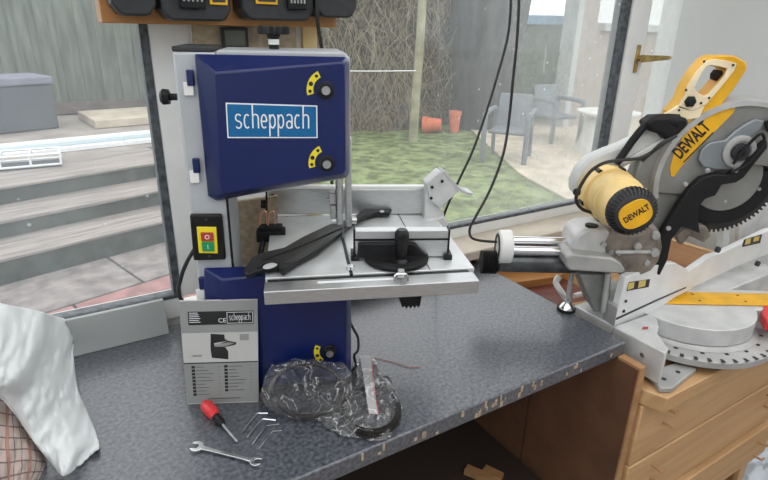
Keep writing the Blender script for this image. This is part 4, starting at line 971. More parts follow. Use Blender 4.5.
# scale ring
ZR = .842; Rr = .232
b = lathe(nb(), V((C0.x, C0.y, ZR-.026)), ZZ, [(0, Rr-.012), (.006, Rr), (.022, Rr), (.026, Rr-.006)], 64)
sr = obj('scale_ring', b, M['cast'], ms)
def onring(R, a): return V((C0.x+R*cos(radians(a)), C0.y+R*sin(radians(a)), ZR+.0002))
for a in range(-138, 12, 9):
    c_ = onring(.185 if a % 2 else .196, a); r = (c_-V((C0.x, C0.y, c_.z))).normalized(); q = V((-r.y, r.x, 0))
    w_ = .012 if a % 2 else .005
    obj('scale_slot', prism(nb(), [c_-q*w_-r*.004, c_+q*w_-r*.004, c_+q*w_+r*.004, c_-q*w_+r*.004], ZZ*.0006), M['bprint'], sr, smooth=0)
for a in range(-140, 10, 8):
    c_ = onring(Rr-.009, a); r = (c_-V((C0.x, C0.y, c_.z))).normalized(); q = V((-r.y, r.x, 0))
    obj('detent_notch', prism(nb(), [c_-q*.004-r*.004, c_+q*.004-r*.004, c_+q*.005+r*.0095, c_-q*.005+r*.0095], ZZ*.0007), M['dgrey'], sr, smooth=0)
obj('turntable_skirt', lathe(nb(), V((C0.x, C0.y, ZR+.001)), ZZ, [(0, .190), (.004, .182), (.008, .178)], 64), M['cast'], ms)
pts = arcpts(C0, .175, 0, 360, 64)[:-1]
tt = obj('turntable', prism(nb(), [V((p.x, p.y, ZR+.0095)) for p in pts], ZZ*(TZ-ZR-.0095)), M['castl'], ms, bevel=.002)
obj('table_arm', prism(nb(), [V((C0.x+.10, C0.y-.06, .835)), V((C0.x+.46, C0.y-.05, .835)), V((C0.x+.46, C0.y+.06, .835)), V((C0.x+.10, C0.y+.07, .835))], ZZ*.0655), M['castl'], ms, bevel=.004)
for (y0, y1) in ((-.034, -.003), (.003, .036)):
    P = [V((C0.x-.16+(.0 if y0 > 0 else .012), C0.y+y0-.004, TZ+.0016)), V((C0.x+.42, C0.y+y0-.004, TZ+.0016)), V((C0.x+.42, C0.y+y1, TZ+.0016)), V((C0.x-.16, C0.y+y1, TZ+.0016))]
    kp = obj('kerf_plate', prism(nb(), P, ZZ*.003), M['yellow'], ms, bevel=.0008)
    for x in (-.10, .03, .16): c_ = V((C0.x+x, C0.y+(y0+y1)/2, TZ+.0047)); obj('screw', cyl(nb(), c_, c_+ZZ*.0008, .0035, n=12), M['dgrey'], kp)
part(obj('mitre_lever', prism(nb(), [at(x, y, .872) for x, y in ((761, 312), (775, 308), (800, 312), (800, 328), (764, 331), (759, 322))], ZZ*.03), M['red'], ms, bevel=.004), 'red mitre lock lever')
# fences
def wprism(name, px, t, th, mt, par=ms, bevel=.002, **k): return obj(name, prism(nb(), [wp(x, y, t) for x, y in px], NW*th), mt, par, bevel=bevel, **k)
lf = wprism('fence', [(614, 326), (626, 277.5), (629, 276), (661, 264), (676, 263), (690, 271), (688, 291), (676, 297), (660, 308)], .735, .020, M['fencew'])
b = nb(); prism(b, [wp(x, y, .7342) for x, y in ((616, 318), (660, 298), (686, 287), (686, 288), (660, 299.5), (616, 320))], -NW*.0006); obj('groove', b, M['dgrey'], lf, smooth=0)
st_ = wprism('sticker', [(626.5, 291), (629, 282), (650, 279), (648.5, 287)], .7346, -.0006, M['bprint'], lf, 0, smooth=0)
for (a_, b_, c_, d_) in ((627.5, 290, 634.5, 283), (638, 288, 646, 281)):
    wprism('sticker_mark', [(a_, b_), (a_+1, d_), (c_, d_-1), (c_-1, b_-2)], .7338, -.0004, M['gold'], lf, 0, smooth=0)
for x, y in ((625.5, 301), (623.5, 311)): p = wp(x, y, .7344); obj('bolt', cyl(nb(), p, p-NW*.003, .004, n=12), M['dgrey'], lf)
rf_ = wprism('fence', [(687.5, 293.5), (686.5, 273), (711, 256), (722, 253), (768, 230.5), (800, 222), (800, 238), (768, 254), (737, 266.5), (692, 288)], .737, .018, M['fencew'])
wprism('sticker', [(742, 247), (744, 239.5), (762, 234), (760, 243)], .7366, -.0006, M['bprint'], rf_, 0, smooth=0)
wprism('sticker_mark', [(744.5, 245), (746, 239.5), (751, 238), (750, 243.5)], .7358, -.0004, M['gold'], rf_, 0, smooth=0)
wprism('sticker_mark', [(753, 242), (754, 237.5), (759.5, 236), (758.5, 240.5)], .7358, -.0004, M['gold'], rf_, 0, smooth=0)
for x, y in ((716, 249), (756, 263)): p = wp(x, y, .735); obj('fence_knob', cyl(nb(), p, p-NW*.010, .009, n=10), M['dgrey'], rf_)
b = nb(); prism(b, [at(x, y, .9003) for x, y in ((602, 318), (614, 327), (620, 300), (607, 296))], ZZ*.055); obj('fence_support', b, M['cast'], ms, bevel=.003)
b = nb(); prism(b, [wp(x, y, .80) for x, y in ((722, 262), (724, 222), (730, 220), (729, 258))], NW*.02); prism(b, [wp(x, y, .82) for x, y in ((738, 255), (740, 212), (775, 196), (800, 190), (800, 225))], NW*.015); obj('fence_extension', b, M['castl'], ms, bevel=.002)
# slide rails, end cap and dust tube
YR = 1.335
def xcyl(x0, x1, y, z, r, n=20, r1=None): return cyl(nb(), V((x0, y, z)), V((x1, y, z)), r, r1, n)
e0 = py(511, 240, YR); e1 = py(580, 238, YR)
obj('slide_rail', xcyl(e0.x, e1.x, YR, e0.z-.002, .0125), M['chrome'], ms)
e2 = py(512, 250.5, YR-.03)
obj('slide_rail', xcyl(e2.x, e1.x-.01, YR-.03, e2.z, .0125), M['chrome'], ms)
cp = py(506, 247, YR-.02)
pts = [V((cp.x-.022, cp.y+.052*cos(a)*(.75), cp.z+.046*sin(a))) for a in [2*pi*i/20 for i in range(20)]]
ec = obj('end_cap', prism(nb(), pts, XX*.036), M['white'], ms, bevel=.006); part(ec, 'off-white plastic end cap')
b = nb(); ringprism(b, [V((cp.x-.0225, p.y*.999+0*0, p.z)) for p in [cp+V((0, (q.y-cp.y)*.8, (q.z-cp.z)*.8)) for q in pts]], [V((cp.x-.0225, p.y, p.z)) for p in [cp+V((0, (q.y-cp.y)*.6, (q.z-cp.z)*.6)) for q in pts]], -XX*.002); obj('cap_recess', b, M['dgrey'], ec)
t0 = py(498, 262, YR-.02); t1 = py(575, 261, YR-.02)
obj('dust_tube', xcyl(t0.x, t1.x, YR-.02, t0.z, .026), M['rubberd'], ms)
b = nb(); prof = [(0, .030)]
for i in range(7): prof += [(.006*i+.002, .032), (.006*i+.005, .028)]
lathe(b, V((t0.x-.045, YR-.02, t0.z-.001)), XX, prof, 20); obj('dust_port', b, M['blackm'], ms)
# carriage
q = [(574, 262), (573, 244), (577, 235), (586, 230), (607, 229), (613, 235), (620, 246), (623, 263), (620, 272), (598, 268)]
cg = yprism('carriage', q, 1.275, .10, M['castl'], bevel=.008)
for x, y, r in ((591, 229, .016), (579, 249, .0)):
    if r: p = py(x, y, 1.30); obj('lock_knob', lathe(nb(), p, ZZ, [(0, .006), (.004, r), (.012, r)], 10), M['black'], cg)
for x, y in ((603, 244), (611, 252)): p = py(x, y, 1.2748); obj('bolt', cyl(nb(), p, p-YY*.006, .007, n=12), M['cast'], cg)
b = nb(); prism(b, [py(x, y, 1.24) for x, y in ((567, 258), (572, 254), (612, 258), (621, 263), (626, 271), (621, 274), (570, 271), (566, 267))], YY*.09); obj('mount_plate', b, M['cast'], ms, bevel=.005)
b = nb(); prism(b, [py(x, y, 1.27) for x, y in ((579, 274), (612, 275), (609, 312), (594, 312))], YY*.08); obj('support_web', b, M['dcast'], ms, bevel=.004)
p = py(607, 275, 1.262); obj('support_post', tube(nb(), [py(608, 273, 1.258), py(603, 312, 1.258)], .007, 10, 0), M['cast'], ms)
# pivot casting
pv = yprism('pivot_casting', [(606, 262), (604, 244), (610, 232), (622, 226), (640, 222), (655, 224), (662, 234), (664, 248), (660, 262), (652, 272), (640, 277), (622, 277), (612, 270)], 1.27, .12, M['castb'], bevel=.012)
for x, y, r in ((655, 235, .011), (654, 252, .012), (637, 246, .010), (618, 252, .008), (646, 262, .008)): p = py(x, y, 1.269); obj('bolt', lathe(nb(), p, -YY, [(0, r), (.008, r*.9), (.009, r*.5)], 12), M['cast'], pv)
obj('pivot_rod', tube(nb(), [py(615, 252, 1.255), py(650, 252, 1.255)], .005, 8, 0), M['steel'], pv)
# head: gearbox arm, motor
yprism('gearbox_arm', [(645, 152), (668, 138), (700, 150), (708, 168), (698, 190), (680, 210), (664, 232), (655, 236), (646, 228), (640, 205), (632, 180)], 1.345, .05, M['guard'], bevel=.006)
yprism('belt_housing', [(573, 193), (573, 182), (579, 169), (590, 158), (606, 151), (622, 145), (640, 136), (652, 128), (662, 128), (668, 136), (660, 152), (640, 160), (620, 170), (600, 182), (588, 194), (580, 198)], 1.345, .045, M['white2'], bevel=.008)
mc = py(634, 213, 1.150); zc = mc.z; xc = mc.x
def my(Y, dx=0, dz=0): return V((xc+dx, Y, zc+dz))
mot = obj('motor_body', lathe(nb(), my(1.172), YY, [(0, .054), (.006, .057), (.055, .0585), (.058, .062), (.078, .063), (.082, .060), (.13, .061), (.150, .064), (.172, .064)], 40), M['yellowp'], ms)
for a in (70, 120, 200, 255): p = my(1.30)+XX*(.066*cos(radians(a)))+ZZ*(.066*sin(radians(a))); obj('motor_screw', cyl(nb(), p-YY*.012, p+YY*.014, .006, n=10), M['black'], mot)
obj('motor_lug', lathe(nb(), my(1.285), YY, [(0, .066), (.035, .068)], 40), M['yellowp'], mot)
vc = obj('vent_cap', lathe(nb(), my(1.172), -YY, [(0, .0555), (.004, .056), (.018, .052), (.026, .043), (.028, .030)], 48), M['dgrey'], ms)
for i in range(36):
    a = 2*pi*i/36; r = XX*cos(a)+ZZ*sin(a); q = YY.cross(r)*.0014
    P = [my(1.168)+r*.0572, my(1.154)+r*.0545, my(1.1445)+r*.0445, my(1.158)+r*.046]
    b = nb(); prism(b, [p-q for p in P], q*2); obj('vent_rib', b, M['black'], vc, smooth=0)
pts = []
ang = radians(32)
for i in range(36):
    a = 2*pi*i/36; x = .036*(abs(cos(a))**.75)*(1 if cos(a) >= 0 else -1); z = .031*(abs(sin(a))**.75)*(1 if sin(a) >= 0 else -1)
    x2, z2 = x*cos(ang)-z*sin(ang), x*sin(ang)+z*cos(ang); pts.append(my(1.1436)+XX*x2+ZZ*z2)
bd = obj('badge', prism(nb(), pts, -YY*.0035), M['yellow'], ms, bevel=.001)
ux = XX*cos(ang+.08)+ZZ*sin(ang+.08); uz = -XX*sin(ang+.08)+ZZ*cos(ang+.08)
obj('lettering', text(nb(), 'DeWALT'.upper(), my(1.1399)-ux*.028-uz*.006, ux, uz, .060, .0145, off=.0004, bold=.035), M['bprint'], bd, smooth=0)
# cables and carry handle
obj('motor_cable', tube(nb(), [py(668, 140, 1.30), py(655, 150, 1.28), py(640, 158, 1.26), py(622, 160, 1.255), py(604, 163, 1.25), py(590, 172, 1.25), py(580, 187, 1.25), py(576, 199, 1.25), py(582, 209, 1.26), py(594, 213, 1.28)], .0042, 8, 5), M['cable'], ms)
obj('cable_gland', lathe(nb(), py(577, 192, 1.26), (py(570, 191, 1.26)-py(577, 192, 1.26)), [(-.006, .008), (.004, .009), (.008, .006)], 12), M['black'], ms)
obj('arm_cable', tube(nb(), [py(642, 161, 1.28), py(652, 152, 1.27), py(662, 143, 1.27), py(676, 136, 1.29)], .004, 8, 4), M['cable'], ms)
ch_ = obj('carry_handle', tube(nb(), [py(616, 164, 1.33), py(624, 153, 1.33), py(633, 140, 1.33), py(643, 128, 1.33), py(652, 121, 1.33), py(664, 120, 1.33), py(676, 122, 1.33)], lambda t: .0095+.010*max(0, t-.6)/.4, 14, 5), M['blackm'], ms)
yprism('handle_boss', [(645, 124), (655, 117), (672, 116), (688, 118), (690, 124), (680, 134), (668, 142), (662, 135), (652, 132)], 1.315, .05, M['blackm'], bevel=.008)
yprism('handle_strut', [(612, 170), (618, 165), (660, 140), (668, 134), (670, 140), (640, 158)], 1.335, .03, M['castl'], bevel=.003)
# D handle: a yellow shell with a grip opening and a dusty cream half
hole = [(694.5, 88), (697, 82), (701, 74), (706, 67), (711, 65.5), (719, 66.5), (727.5, 68.5), (725, 75), (717, 85), (709, 94), (704, 96), (698, 93)]
outy = [(672, 112), (682, 100), (686, 89), (695, 74), (707, 60), (714, 55.5), (735, 55.5), (746.5, 62), (748, 68), (735, 88), (700, 132), (668, 140)]
dh = obj('trigger_handle', ringprism(nb(), [py(x, y, 1.335) for x, y in outy], [py(x, y, 1.335) for x, y in hole], YY*.050), M['yellow'], ms, bevel=.004)
outc = [(678, 108), (685, 96), (688, 86), (697, 72), (708, 60.5), (715, 59), (726, 60.5), (737, 63.5), (735, 70), (722, 86), (706, 105), (692, 112)]
obj('grip_face', ringprism(nb(), [py(x, y, 1.330) for x, y in outc], [py(x, y, 1.330) for x, y in hole], YY*.006), M['cream'], dh, bevel=.002)
yprism('grip_neck', [(664, 114), (672, 110), (679, 105), (692, 110), (706, 103), (700, 118), (688, 120), (668, 120)], 1.330, .008, M['cream'], dh, bevel=.002)
p = py(690, 101.5, 1.3295); obj('lock_button', lathe(nb(), p, -YY, [(0, .014), (.006, .013), (.010, .008)], 6), M['blackm'], dh)
p = py(719, 76, 1.345); obj('trigger', prism(nb(), [p+XX*x+ZZ*z for x, z in ((-.012, .004), (-.006, .014), (.006, .012), (.012, 0), (.002, -.012), (-.010, -.008))], YY*.02), M['blackm'], dh, bevel=.002)
for x, y in ((704, 61.5), (733, 65), (686, 90), (701, 103), (679, 110), (709, 98)): p = py(x, y, 1.3297); obj('screw', cyl(nb(), p, p-YY*.0012, .003, n=10), M['dgrey'], dh)
# blade and guards
BC = V((.868, 1.372, 1.265)); BR = .155
pts = []
NT = 80
for i in range(NT):
    a = 2*pi*i/NT; da = 2*pi/NT
    pts += [BC+XX*(BR*cos(a))+ZZ*(BR*sin(a)), BC+XX*((BR+.0005)*cos(a+da*.35))+ZZ*((BR+.0005)*sin(a+da*.35)), BC+XX*((BR-.008)*cos(a+da*.42))+ZZ*((BR-.008)*sin(a+da*.42)), BC+XX*((BR-.008)*cos(a+da*.8))+ZZ*((BR-.008)*sin(a+da*.8))]
obj('saw_blade', prism(nb(), pts, YY*.0022), M['blade'], ms, smooth=20)
def yarc(name, r0, r1, a0, a1, Y, th, mt, n=40, par=ms, bevel=.0015):
    c_ = V((BC.x, Y, BC.z)); o_ = arcpts(c_, r1, a0, a1, n, XX, ZZ); i_ = arcpts(c_, r0, a1, a0, n, XX, ZZ)
    return obj(name, prism(nb(), o_+i_, YY*th), mt, par, bevel=bevel)
lg = yarc('swing_guard', .084, .124, 188, 372, 1.352, .012, M['blackm'])
yarc('guard_flange', .110, .138, 196, 350, 1.3645, .006, M['dgrey'], par=lg)
c_ = V((BC.x, 1.350, BC.z)); dk = obj('guard_disc', prism(nb(), arcpts(c_, .088, 0, 360, 48, XX, ZZ)[:-1], YY*.010), M['guard'], ms, bevel=.002)
for x, y in ((725, 201), (759, 189)): p = py(x, y, 1.351); obj('rivet', cyl(nb(), p, p-YY*.0025, .0045, n=12), M['steel'], lg)
def cpt(r, a, Y): return V((BC.x+r*cos(radians(a)), Y, BC.z+r*sin(radians(a))))
ug = [cpt(.190, a, 1.335) for a in range(192, 18, -6)]+[cpt(.10, 20, 1.335), cpt(.06, 40, 1.335), cpt(.05, 150, 1.335), cpt(.10, 205, 1.335)]
upg = obj('blade_cover', prism(nb(), ug, YY*.014), M['guard'], ms, bevel=.002)
b = nb(); rings = []
prev = [cpt(.1955, a, 1.355) for a in range(196, 14, -6)]
for a in range(196, 10, -5): rings.append([cpt(.182, a, 1.328), cpt(.1935, a, 1.330), cpt(.1965, a, 1.338), cpt(.1965, a, 1.400), cpt(.190, a, 1.400), cpt(.188, a, 1.345), cpt(.182, a, 1.345)])
loft(b, rings); obj('guard_rim', b, M['cast'], ms, smooth=50)
# label with lettering
lab_ = [(671, 176), (670, 168), (674, 152), (682, 138), (694, 125), (710, 114), (728, 107), (736, 106), (733, 113), (722, 124), (708, 138), (692, 155), (680, 168), (674, 177)]
lb = yprism('guard_label', lab_, 1.3345, -.0008, M['yellow'], upg, 0, smooth=0)
o0 = py(680.5, 159.5, 1.3335); o1 = py(711.5, 128, 1.3335); ux = (o1-o0); wl2 = ux.length; ux.normalize(); uz = (-YY).cross(ux); uz = uz if uz.z > 0 else -uz
uzz = ux.cross(-YY)*-1; uzz = uzz if uzz.z > 0 else -uzz
b = nb(); text(b, 'DEWALT', o0, ux, uzz, wl2, .034, off=0, bold=.03)
for v in b.verts: v.co -= YY*.0006
obj('lettering', b, M['bprint'], lb, smooth=0)
b = nb(); d0, d1 = py(683, 162, 1.333), py(713, 132, 1.333); dn = uzz*.0028; prism(b, [d0, d1, d1-dn, d0-dn], -YY*.0005); obj('underline', b, M['bprint'], lb, smooth=0)
yprism('shaft_boss', [(699, 160), (702, 150), (710, 143), (726, 140), (736, 131), (746, 124), (756, 119), (765, 121), (762, 128), (750, 138), (748, 158), (735, 170), (716, 170), (703, 167)], 1.324, .010, M['bluegrey'], bevel=.003)
hb_ = py(740, 152, 1.318)
hbb = obj('arbor_hub', lathe(nb(), hb_+YY*.006, -YY, [(0, .040), (.006, .040), (.008, .036), (.008, .027), (.004, .025)], 32), M['cast'], ms)
obj('arbor_cap', lathe(nb(), hb_, -YY, [(0, .022), (.006, .021), (.007, .010)], 24), M['dgrey'], hbb)
obj('arbor_bolt', lathe(nb(), hb_-YY*.0071, -YY, [(0, .009), (.005, .009)], 6), M['black'], hbb)
obj('link_rod', tube(nb(), [py(731, 172, 1.305), py(744, 166, 1.303), (py(756, 154, 1.303)), py(764, 141, 1.303), py(762, 134, 1.303), py(755, 138, 1.303), py(742, 152, 1.303), py(733, 164, 1.303)], .0038, 8, 5), M['black'], ms)
yprism('guard_arm', [(653, 262), (656, 244), (666, 226), (678, 206), (691, 188), (702, 178), (716, 174), (730, 175), (737, 171), (745, 162), (768, 140), (768, 148), (752, 168), (744, 178), (736, 183), (722, 185), (716, 196), (706, 199), (700, 206), (698, 218), (701, 234), (692, 230), (682, 227), (672, 240), (668, 260), (660, 276), (652, 272)], 1.312, .022, M['blackm'], bevel=.004)
for x, y in ((685, 184), (707, 170), (668, 228), (735, 170)): p = py(x, y, 1.3118); obj('arm_bolt', lathe(nb(), p, -YY, [(0, .006), (.005, .006), (.006, .003)], 8), M['cast'], ms)
yprism('guard_bracket', [(676, 236), (690, 224), (706, 226), (712, 236), (704, 243), (690, 236), (682, 246)], 1.335, .03, M['castb'], bevel=.004)
yprism('corner_plate', [(765, 122), (772, 119), (790, 122), (790, 135), (768, 132)], 1.322, .006, M['black'], bevel=.001)

# work clamp standing on the bench
cp_ = at(566, 310, .9)
cl = thing('work_clamp', 'steel screw clamp with a round foot pressed on the corner of the worktop', 'clamp', cp_)
obj('foot_pad', cyl(nb(), cp_+ZZ*.0005, cp_+ZZ*.008, .0245), M['blackm'], cl)
obj('foot', lathe(nb(), cp_+ZZ*.0082, ZZ, [(0, .022), (.004, .021), (.016, .009), (.024, .008)], 20), M['chrome'], cl)
obj('screw_rod', lathe(nb(), cp_+ZZ*.033, ZZ, [(0, .006), (.125, .006)], 12), M['cast'], cl)
obj('knob', lathe(nb(), cp_+ZZ*.159, ZZ, [(0, .008), (.008, .022), (.020, .024), (.024, .016)], 9), M['black'], cl)

# ================================================================== TIMBER AND SMALL THINGS BESIDE THE BENCH
TP = .797
def tbox(name, px, ztop, h, mt, lab, cat, bev=.001):
    P = [at(x, y, ztop) for x, y in px]; c_ = sum(P, V())/len(P)
    o = obj(name, prism(nb(), P, -ZZ*h), mt, loc=V((c_.x, c_.y, ztop-h)), bevel=bev); return tag(o, lab, cat)
tbox('timber_offcut', [(480, 262), (520, 263), (572, 266), (560, 276), (512, 283), (497, 275)], .86, .062, M['orangew'], 'orange brown timber offcut beside the back corner of the worktop', 'wood offcut')
tbox('timber_block', [(515, 285), (562, 277), (586, 290), (590, 300), (556, 308), (540, 297)], .835, .037, M['redw'], 'dark red timber block in the gap between worktop and mitre saw', 'timber block')
tbox('timber_offcut', [(572, 303), (596, 298), (612, 318), (596, 323)], .865, .067, M['pine'], 'pale pine offcut next to the yellow glue bottle', 'wood offcut')
tbox('timber_strip', [(470, 247), (560, 243), (575, 251), (478, 258)], .915, .0065, M['pine'], 'pale timber strip lying on the window board behind the slide rails', 'timber strip')
p = at(587, 314, .866); gb = thing('glue_bottle', 'tiny yellow bottle standing in the gap beside the worktop', 'bottle', p)
obj('bottle', lathe(nb(), p, ZZ, [(0, .011), (.022, .011), (.028, .006)], 14), M['yellow'], gb); obj('nozzle', lathe(nb(), p+ZZ*.0282, ZZ, [(0, .005), (.012, .002)], 10), M['cream'], gb)
b = nb(); tube(b, [at(559, 276, .93), at(556, 283, .91), at(562, 293, .89), at(566, 300, .87)], .009, 10, 4); o = obj('looped_cord', b, M['white'], loc=at(562, 293, .84)); tag(o, 'looped white plastic hose by the screw clamp', 'cord')  # loop of white cord, drawn as a thick tube
b = nb(); tube(b, [at(574, 296, .875), at(584, 294, .878), at(597, 300, .88)], .008, 10, 4); o = obj('white_tube', b, M['white'], loc=at(584, 294, .87)); tag(o, 'short white plastic tube lying on the pale pine offcut', 'tube')
# wooden crate behind the fences
P0, P1, P2 = at(662, 262, .86), at(712, 279, .86), None
d = (P1-P0).normalized(); n_ = V((-d.y, d.x, 0))
cr_ = thing('wooden_crate', 'orange pine crate side standing behind the fences of the mitre saw', 'crate', V((P0.x, P0.y, TP)), atan2(d.y, d.x))
Lc = (P1-P0).length
obj('side_board', prism(nb(), [V((p.x, p.y, TP+.0005)) for p in (P0, P1, P1+n_*.014, P0+n_*.014)], ZZ*.145), M['orangep'], cr_, bevel=.001)
obj('side_board', prism(nb(), [V((p.x, p.y, TP+.0005)) for p in (P1-d*.012+n_*.0145, P1+n_*.0145, P1+n_*.19, P1-d*.012+n_*.19)], ZZ*.145), M['orangep'], cr_, bevel=.001)
obj('top_strip', prism(nb(), [V((p.x, p.y, TP+.146)) for p in (P0-n_*.002, P1-n_*.002, P1+n_*.018, P0+n_*.018)], ZZ*.006), M['pine'], cr_, bevel=.001)
# timber stake and glazing bar outside the casement
b = nb(); P = [wp(x, y, 1.46) for x, y in ((656, 97), (664, 97), (655, 150), (646, 150))]; prism(b, P, NW*.02)
q0, q1 = wp(650, 97, 1.7), wp(662, 97, 1.7)
o = obj('timber_stake', prism(nb(), [V((q0.x, q0.y, -.06)), V((q1.x, q1.y, -.06)), q1, q0], NW*.03), M['pined'], loc=V((q0.x, q0.y, -.06)), rz=YW); b.free()
tag(o, 'brown timber stake standing outside the narrow window', 'stake')
# ================================================================== SHELF RAIL WITH BATTERIES
rl = obj('wooden_rail', wbox(.122, .62, 1.232, 1.3115, 1.600, 1.70), M['orangew'], loc=W(.36, 1.27, 1.60), rz=YW, bevel=.002)
tag(rl, 'orange brown wooden rail across the window post holding black batteries', 'rail')
def rpt(x, y, t): return wp(x, y, t)
def pack(x0, x1, yb_, lab, lx, sx, cat='battery', name='battery_pack', yel=True):
    T1, T0 = 1.2315, 1.165
    a, b_ = rpt(x0, yb_, T0), rpt(x1, yb_, T0); t = thing(name, lab, cat, a, YW, 'black packs on the wooden rail')
    s0, s1 = (MW.inverted() @ a).x, (MW.inverted() @ b_).x; z0 = a.z
    sh = [(s0, z0+.020), (s0+.012, z0+.003), (s0+.022, z0), (s1-.022, z0), (s1-.012, z0+.003), (s1, z0+.020), (s1, z0+.085), (s0, z0+.085)]
    obj('body', prism(nb(), [W(s, T0, z) for s, z in sh], NW*(T1-T0)), M['packd'], t, bevel=.004)
    if sx:
        q0, q1 = (MW.inverted() @ rpt(sx[0], 4, T0-.008)).x, (MW.inverted() @ rpt(sx[1], 4, T0-.008)).x
        obj('slide_plate', wbox(q0, q1, T0-.010, T0-.0003, z0+.022, z0+.082), M['blackm'], t, bevel=.002)
        for i in range(5): ss = q0+(q1-q0)*(.12+.17*i); obj('contact_slot', wbox(ss, ss+.0035, T0-.0115, T0-.0101, z0+.034, z0+.055), M['steel'], t)
    if lx:
        q0, q1 = (MW.inverted() @ rpt(lx[0], 4, T0-.004)).x, (MW.inverted() @ rpt(lx[1], 4, T0-.004)).x
        f_ = obj('label_frame', wbox(q0, q1, T0-.004, T0-.0003, z0+.030, z0+.075), M['yellow'], t, bevel=.001)
        obj('label_panel', wbox(q0+.005, q1-.005, T0-.0052, T0-.0041, z0+.035, z0+.070), M['dgrey'], f_)
        obj('label_print', wbox(q0+.010, q1-.014, T0-.0060, T0-.0053, z0+.040, z0+.046), M['yellow'], f_)
    return t
pack(113, 158, 15, 'rounded black charger at the left end of the wooden rail', None, None, 'charger', 'battery_charger')
pack(163, 232, 20, 'black battery with a yellow framed label at its right side', (210, 228), (180, 206))
pack(243, 314, 19.5, 'black battery with a yellow framed label at its left side, above the knob', (256, 278), (288, 307))
pack(317, 357, 17, 'plain black pack at the right end of the wooden rail', None, None)
o = obj('shelf_cable', tube(nb(), [wp(316.5, -60, 1.155), wp(317, 0, 1.155), wp(318, 25, 1.16), wp(322, 50, 1.2), wp(326, 90, 1.25), wp(330, 150, 1.27), wp(332, 185, 1.275)], .0045, 8, 5), M['cable'], loc=wp(318, 25, 1.16)); tag(o, 'black cable dropping from the battery rail behind the blue saw housing', 'cable')
# hanging cables
o = obj('hanging_cable', tube(nb(), [wp(513, -160, 1.15), wp(512, -60, 1.15), wp(511, 0, 1.15), wp(508, 35, 1.15), wp(499, 70, 1.15), wp(487, 110, 1.15), wp(473, 150, 1.15), wp(459, 180, 1.15), wp(445, 212, 1.15), wp(441, 230, 1.2), at(438, 262, .906), at(452, 268, .906)], .0036, 8, 6), M['cable'], loc=wp(508, 35, 1.15)); tag(o, 'black cable hanging in front of the window, reaching down to the saw table', 'cable', 'hanging cables')
o = obj('hanging_cable', tube(nb(), [py(520, -160, 1.42), py(520, -60, 1.42), py(519, 0, 1.42), py(517, 40, 1.42), py(513, 80, 1.42), py(509, 120, 1.42), py(503, 155, 1.40), py(490, 190, 1.38), py(476, 216, 1.36), py(470, 228, 1.35), py(471, 237, 1.34), py(480, 240.5, 1.33), py(497, 242, 1.32)], .0036, 8, 6), M['cable'], loc=py(513, 80, 1.42)); tag(o, 'black cable curving down into the white end cap of the mitre saw', 'cable', 'hanging cables')

# ================================================================== CLOTHS
def drape(name, rows, mt, nu=70, nv=70, amp=.006, seed=0., thick=.003):
    G = [[at(x, y, z) for x, y, z in r] for r in rows]; n0, n1 = len(G), len(G[0])
    def cr_(P, t):
        n = len(P); t = min(max(t*(n-1), 0), n-1-1e-6); i = int(t); f = t-i
        a, b_, c_, d_ = P[max(i-1, 0)], P[i], P[i+1], P[min(i+2, n-1)]
        return .5*((2*b_)+(c_-a)*f+(2*a-5*b_+4*c_-d_)*f*f+(3*b_-a-3*c_+d_)*f**3)
    b = nb(); uvl = b.loops.layers.uv.new('UVMap'); R = []
    for j in range(nv):
        v = j/(nv-1); row = []
        for i in range(nu):
            u = i/(nu-1); p = cr_([cr_(r, u) for r in G], v)
            q = V((u*5+v*2.4, v*1.6-u*1.2, seed)); hgt = amp*(1.5*noise.noise(q)+.8*sin(11*(u*1.2+v*.5)+4*noise.noise(q*.8))+.9*(1-2*abs(noise.noise(q*2.2)))+.45*(1-2*abs(noise.noise(q*5))))
            p = p+(CAM-p).normalized()*hgt; p.z = max(p.z, .9035); row.append((b.verts.new(p), u, v))
        R.append(row)
    for j in range(nv-1):
        for i in range(nu-1):
            q = (R[j][i], R[j+1][i], R[j+1][i+1], R[j][i+1]); f = b.faces.new([k[0] for k in q])
            for lp, k in zip(f.loops, q): lp[uvl].uv = (k[1], k[2])
    return obj(name, b, mt, loc=(G[0][1].x, G[0][1].y, .9), smooth=180, solid=thick)
o = drape('white_cloth', [
    [(-60, 296, 1.16), (-20, 300, 1.15), (10, 306, 1.12), (40, 312, 1.06), (60, 318, .99), (75, 322, .94)],
    [(-60, 330, 1.17), (-20, 332, 1.16), (10, 338, 1.13), (38, 343, 1.07), (60, 348, .99), (73, 352, .925)],
    [(-60, 362, 1.15), (-20, 364, 1.13), (8, 368, 1.11), (36, 376, 1.05), (60, 383, .97), (77, 388, .915)],
    [(-60, 384, 1.10), (-20, 386, 1.09), (6, 392, 1.06), (34, 408, 1.01), (62, 414, .95), (88, 414, .91)],
    [(-60, 392, 1.06), (-20, 394, 1.04), (4, 397, 1.02), (37, 440, .95), (66, 444, .93), (99, 444, .906)],
    [(-60, 394, 1.05), (-20, 396, 1.03), (3, 399, 1.01), (54, 466, .915), (68, 474, .908), (96, 450, .905)]], M['cloth'], seed=2.2, amp=.013)
tag(o, 'crumpled white cotton cloth draped over the left end of the worktop', 'cloth')
o = drape('checked_cloth', [
    [(-60, 380, 1.04), (-20, 386, 1.03), (5, 394, 1.0), (22, 400, .97), (34, 412, .92)],
    [(-60, 420, 1.02), (-20, 422, 1.01), (5, 426, .99), (24, 428, .96), (37, 434, .91)],
    [(-60, 460, .99), (-20, 462, .98), (6, 462, .97), (28, 460, .95), (45, 462, .905)],
    [(-60, 520, .95), (-20, 520, .94), (8, 500, .93), (22, 492, .92), (34, 486, .905)]], M['check'], seed=8.2, amp=.005)
tag(o, 'cream checked cloth with dark red lines bunched under the white cloth', 'cloth')
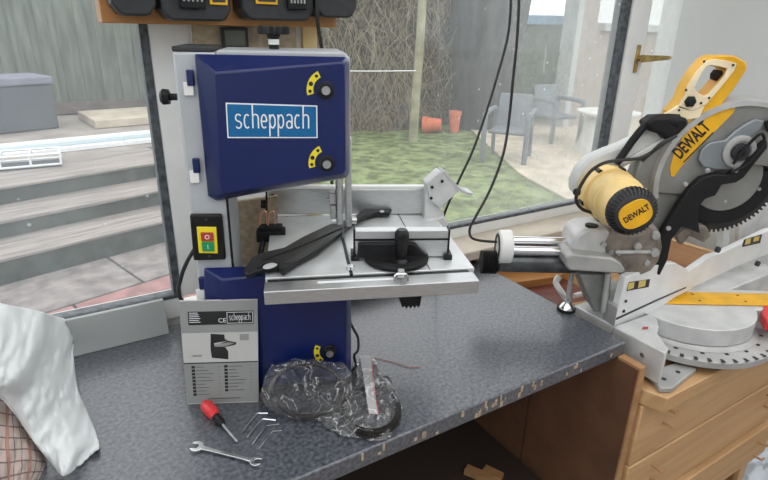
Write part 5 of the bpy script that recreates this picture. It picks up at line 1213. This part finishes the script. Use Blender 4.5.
# floor things at the right
b = nb(); random.seed(9)
ps_ = [at(x, y, 0) for x, y in ((736, 440), (752, 422), (800, 420), (820, 500), (740, 505), (722, 480))]; c_ = sum(ps_, V())/6
rr = []
for j in range(1, 13):
    f = j/12; rr.append([])
    for i in range(60):
        k = i/10; p = ps_[int(k)].lerp(ps_[(int(k)+1) % 6], k-int(k)); p = c_.lerp(p, f); q = V((p.x*9, p.y*9, 3)); p.z = .006+max(0, .05*(1-f**4)*(.6+noise.noise(q)+.5*noise.noise(q*3))); rr[-1].append(p)
loft(b, rr, cap=False); v0 = b.verts.new(c_+ZZ*.03); b.verts.ensure_lookup_table()
for i in range(60): b.faces.new((v0, b.verts[i], b.verts[(i+1) % 60]))
o = obj('plastic_sheet', b, M['sheet'], loc=V((c_.x, c_.y, 0)), smooth=40); tag(o, 'pale blue white crumpled sheet on the floor beyond the pine chest', 'plastic sheet')
p = at(766, 414, .02); o = obj('black_case', box(nb(), p.x-.02, p.x+.16, p.y, p.y+.15, .0005, .12), M['dgrey'], loc=V((p.x, p.y, 0)), bevel=.01); tag(o, 'small dark case on the floor behind the pale sheet', 'case')

# ================================================================== LIGHT
w = bpy.data.worlds.new('overcast_sky'); SC.world = w; w.use_nodes = True; nt = w.node_tree
bg = nt.nodes['Background']; bg.inputs[1].default_value = 1.0
tc = nt.nodes.new('ShaderNodeTexCoord'); sx = nt.nodes.new('ShaderNodeSeparateXYZ'); nt.links.new(tc.outputs['Generated'], sx.inputs[0])
rp = nt.nodes.new('ShaderNodeValToRGB'); rp.color_ramp.elements[0].position = 0.; rp.color_ramp.elements[0].color = (.75, .80, .86, 1)
rp.color_ramp.elements[1].position = .8; rp.color_ramp.elements[1].color = (1.0, 1.0, 1.0, 1)
nt.links.new(sx.outputs[2], rp.inputs[0]); nt.links.new(rp.outputs[0], bg.inputs[0])
SC.view_settings.view_transform = 'Standard'; SC.view_settings.look = 'None'; SC.view_settings.gamma = 1; SC.view_settings.use_curve_mapping = False
SC.view_settings.exposure = 1.15
SC.cycles.max_bounces = 8; SC.cycles.diffuse_bounces = 5; SC.cycles.transparent_max_bounces = 24
